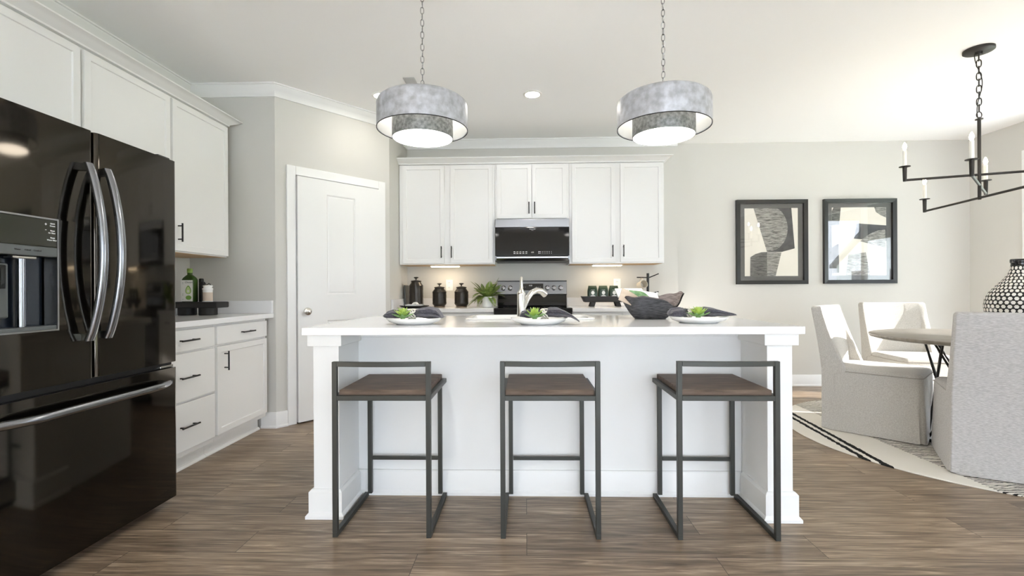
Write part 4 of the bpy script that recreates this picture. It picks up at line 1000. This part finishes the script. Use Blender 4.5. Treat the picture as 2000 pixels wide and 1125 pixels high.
# fern
t = thing('potted_fern', 'green fern in a white ceramic pot beside the stove', 'plant', (-.395, 4.97, CZ))
b = MB(); b.lathe([(.044, 0), (.050, .003), (.056, .105), (.053, .109), (.049, .105), (.046, .09), (0, .088)], 36); b.build('pot', 'white', t, smooth=40)
b = MB(); bs = MB()
for k in range(38):
    az = 2*PI*k/38+random.uniform(-.15, .15); L = random.uniform(.18, .29); el = random.uniform(.25, 1.3); drop = random.uniform(.25, .9)*(1.5-el)
    pts = []
    for i in range(10):
        u = i/9; r = L*u*math.cos(el); z = .095+L*u*math.sin(el)-drop*L*u*u
        pts.append(Vector((r*math.cos(az)+.015*math.cos(az), (r*math.sin(az)+.015*math.sin(az))*.55, max(z, .012))))
    bs.tube(pts, [.0016]*6+[.0010]*4, 5)
    for i in range(1, 10):
        for q in (0, .5):
            if i == 9 and q: continue
            p = pts[i].lerp(pts[min(9, i+1)], q); d = (pts[min(9, i+1)]-pts[i-1]).normalized(); s_ = d.cross(Vector((0, 0, 1))).normalized(); u = (i+q)/9; ll = .050*math.sin(PI*(.15+.80*u))
            for sg in (-1, 1):
                e_ = p+s_*sg*ll+d*ll*.45; m_ = (p+e_)/2; wd = d*ll*.2
                b.face([p, m_-wd+Vector((0, 0, .002)), e_, m_+wd+Vector((0, 0, .002))])
o = bs.build('stem', 'fernstem', t, smooth=60); o['kind'] = 'stuff'
o = b.build('fronds', 'fern', t); o['kind'] = 'stuff'
md = o.modifiers.new('thick', 'SOLIDIFY'); md.thickness = .0008
# coffee tray and bags
t = thing('footed_tray', 'black footed tray with three coffee bags right of the stove', 'tray', (.83, 5.07, CZ))
b = MB(); b.prism([(-.245, .108), (-.215, .046), (.215, .046), (.245, .108), (.232, .108), (.206, .058), (-.206, .058), (-.232, .108)], -.07, .07); b.build('trough', 'blackmatte', t, bevel=.003)
b = MB(); b.prism([(-.236, .1075), (-.21, .055), (.21, .055), (.236, .1075)], -.072, -.062); b.build('front_rail', 'blackmatte', t, bevel=.002)
for s_ in (-1, 1):
    for y in (-.04, .04):
        b = MB(); b.prism([(s_*.165, 0), (s_*.115, 0), (s_*.100, .0455), (s_*.150, .0455)], y-.015, y+.015); b.build('leg', 'blackmatte', t, bevel=.002)
for k, (x, bm_, l) in enumerate(((.700, 'bagp', 'dark green coffee bag with a purple band, nearest the stove'), (.810, 'bago', 'dark green coffee bag with a salmon band, between two others'), (.921, 'bago', 'dark green coffee bag partly behind the basket'))):
    g = thing('coffee_bag', l, 'bag', (x, 5.055, CZ+.0585), group='coffee bags on the footed tray')
    b = MB(); b.loft([sq(.050, .032, 0, 28, .4), sq(.052, .036, .02, 28, .4), sq(.052, .036, .10, 28, .4), sq(.047, .026, .13, 28, .4), sq(.043, .010, .150, 28, .4), sq(.043, .004, .158, 28, .4)]); bg_ = b.build('pouch', 'bag', g, smooth=50)
    b = MB(); disc_y(b, 0, .085, .017, .020, -.0365, 20); b.build('emblem', 'label', bg_)
    b = MB(); b.prism([(-.036, .045), (-.012, .060), (.012, .060), (.036, .045), (.020, .036), (-.020, .036)], -.0372, -.0366); b.build('emblem', 'label', bg_)
    b = MB(); b.box(-.046, .046, -.0372, -.0366, .010, .028); b.build('colour_band', bm_, bg_)
    lettering('lettering', 'COFFEE', .011, 'label', bg_, (0, -.0360, .113), (PI/2-.10, 0, 0))
# mug tree and mugs
t = thing('mug_tree', 'black mug stand with slanted arms behind the basket', 'mug stand', (1.285, 5.09, CZ))
b = MB(); b.lathe([(.07, 0), (.07, .010), (.012, .012)], 32); b.build('base', 'blackmatte', t, smooth=40)
b = MB(); b.tube([(0, 0, .0122), (0, 0, .345)], .0135, 14); b.build('post', 'black', t, smooth=40)
for p, q in (((-.0138, 0, .300), (-.115, .0, .303)), ((.0138, 0, .300), (.108, -.02, .340)), ((.0138, 0, .13), (.105, -.02, .152)), ((-.0138, 0, .13), (-.095, .03, .155))):
    b = MB(); b.tube([p, q], .0055, 10); b.build('arm', 'black', t, smooth=40)
def mug(label, loc, rot, m_):
    g = thing('mug', label, 'mug', loc, 0, group='mugs on the mug stand')
    b = MB(); b.lathe([(.034, 0), (.041, .006), (.043, .088), (.0395, .088), (.038, .010), (0, .008)], 36); b.xf(rot); bd = b.build('cup', m_, g, smooth=40)
    b = MB(); b.tube([(0, .041, .072), (0, .064, .070), (0, .072, .048), (0, .062, .026), (0, .041, .022)], .0055, 8); b.xf(rot); b.build('handle', m_, g, smooth=60)
mug('stoneware mug hanging on the left arm of the mug stand', (1.215, 5.060, CZ+.222), Matrix.Rotation(.35, 4, 'Z') @ Matrix.Rotation(PI/2-.25, 4, 'X') @ Matrix.Translation((0, 0, -.044)), 'mug')
mug('white mug hanging on the lower right arm of the mug stand', (1.365, 5.04, CZ+.075), Matrix.Rotation(-.35, 4, 'Z') @ Matrix.Rotation(PI/2-.3, 4, 'X') @ Matrix.Translation((0, 0, -.044)), 'white')

# ================================================================= outside the windows
b = MB(); b.box(XR+.13, 60, -40, 50, -.35, -.15); struct(b.build('lawn_ground', 'grass'))
b = MB(); b.box(-40, XR+.12, -60, YR-.15, -.35, -.15); struct(b.build('rear_bounce_ground', 'patio'))  # unseen pale ground, added to bounce daylight up to the ceiling
b = MB(); b.box(XR+.13, 7.3, .8, 8.4, -.149, -.02); struct(b.build('patio_slab', 'patio'))
b = MB(); b.box(XR+.121, 7.25, .6, 10.3, 2.52, 2.62); b.box(7.05, 7.25, .6, 10.3, 2.10, 2.52); struct(b.build('porch_roof', 'porch'))
def house(label, x, y, wx, wy, h, m_, ridge='y'):
    t = thing('house', label, 'house', (x, y, -.15))
    b = MB(); b.box(-wx/2, wx/2, -wy/2, wy/2, 0, h); b.prism([(-wy/2, h+.001), (wy/2, h+.001), (0, h+wy*.32)], -wx/2, wx/2, 'x'); b.build('wall', m_, t)
    b = MB(); e = .3
    b.loft([[(xx, -wy/2-e, h-.15), (xx, 0, h+wy*.32+.12), (xx, wy/2+e, h-.15), (xx, wy/2+e, h+.05), (xx, 0, h+wy*.32+.32), (xx, -wy/2-e, h+.05)] for xx in (-wx/2-e, wx/2+e)]); b.build('roof', 'roof', t)
    for yy in (-wy*.22, wy*.22):
        b = MB(); b.box(-wx/2-.05, -wx/2-.001, yy-.5, yy+.5, 1.0, 2.3); b.build('window', 'bglass', t)
house('white gabled house across the lawn, mirrored in the picture glass', 24, -17, 8, 7, 2.7, 'sidingw')
house('grey-blue gabled house further off across the lawn', 40, -24, 9, 8, 2.6, 'siding')
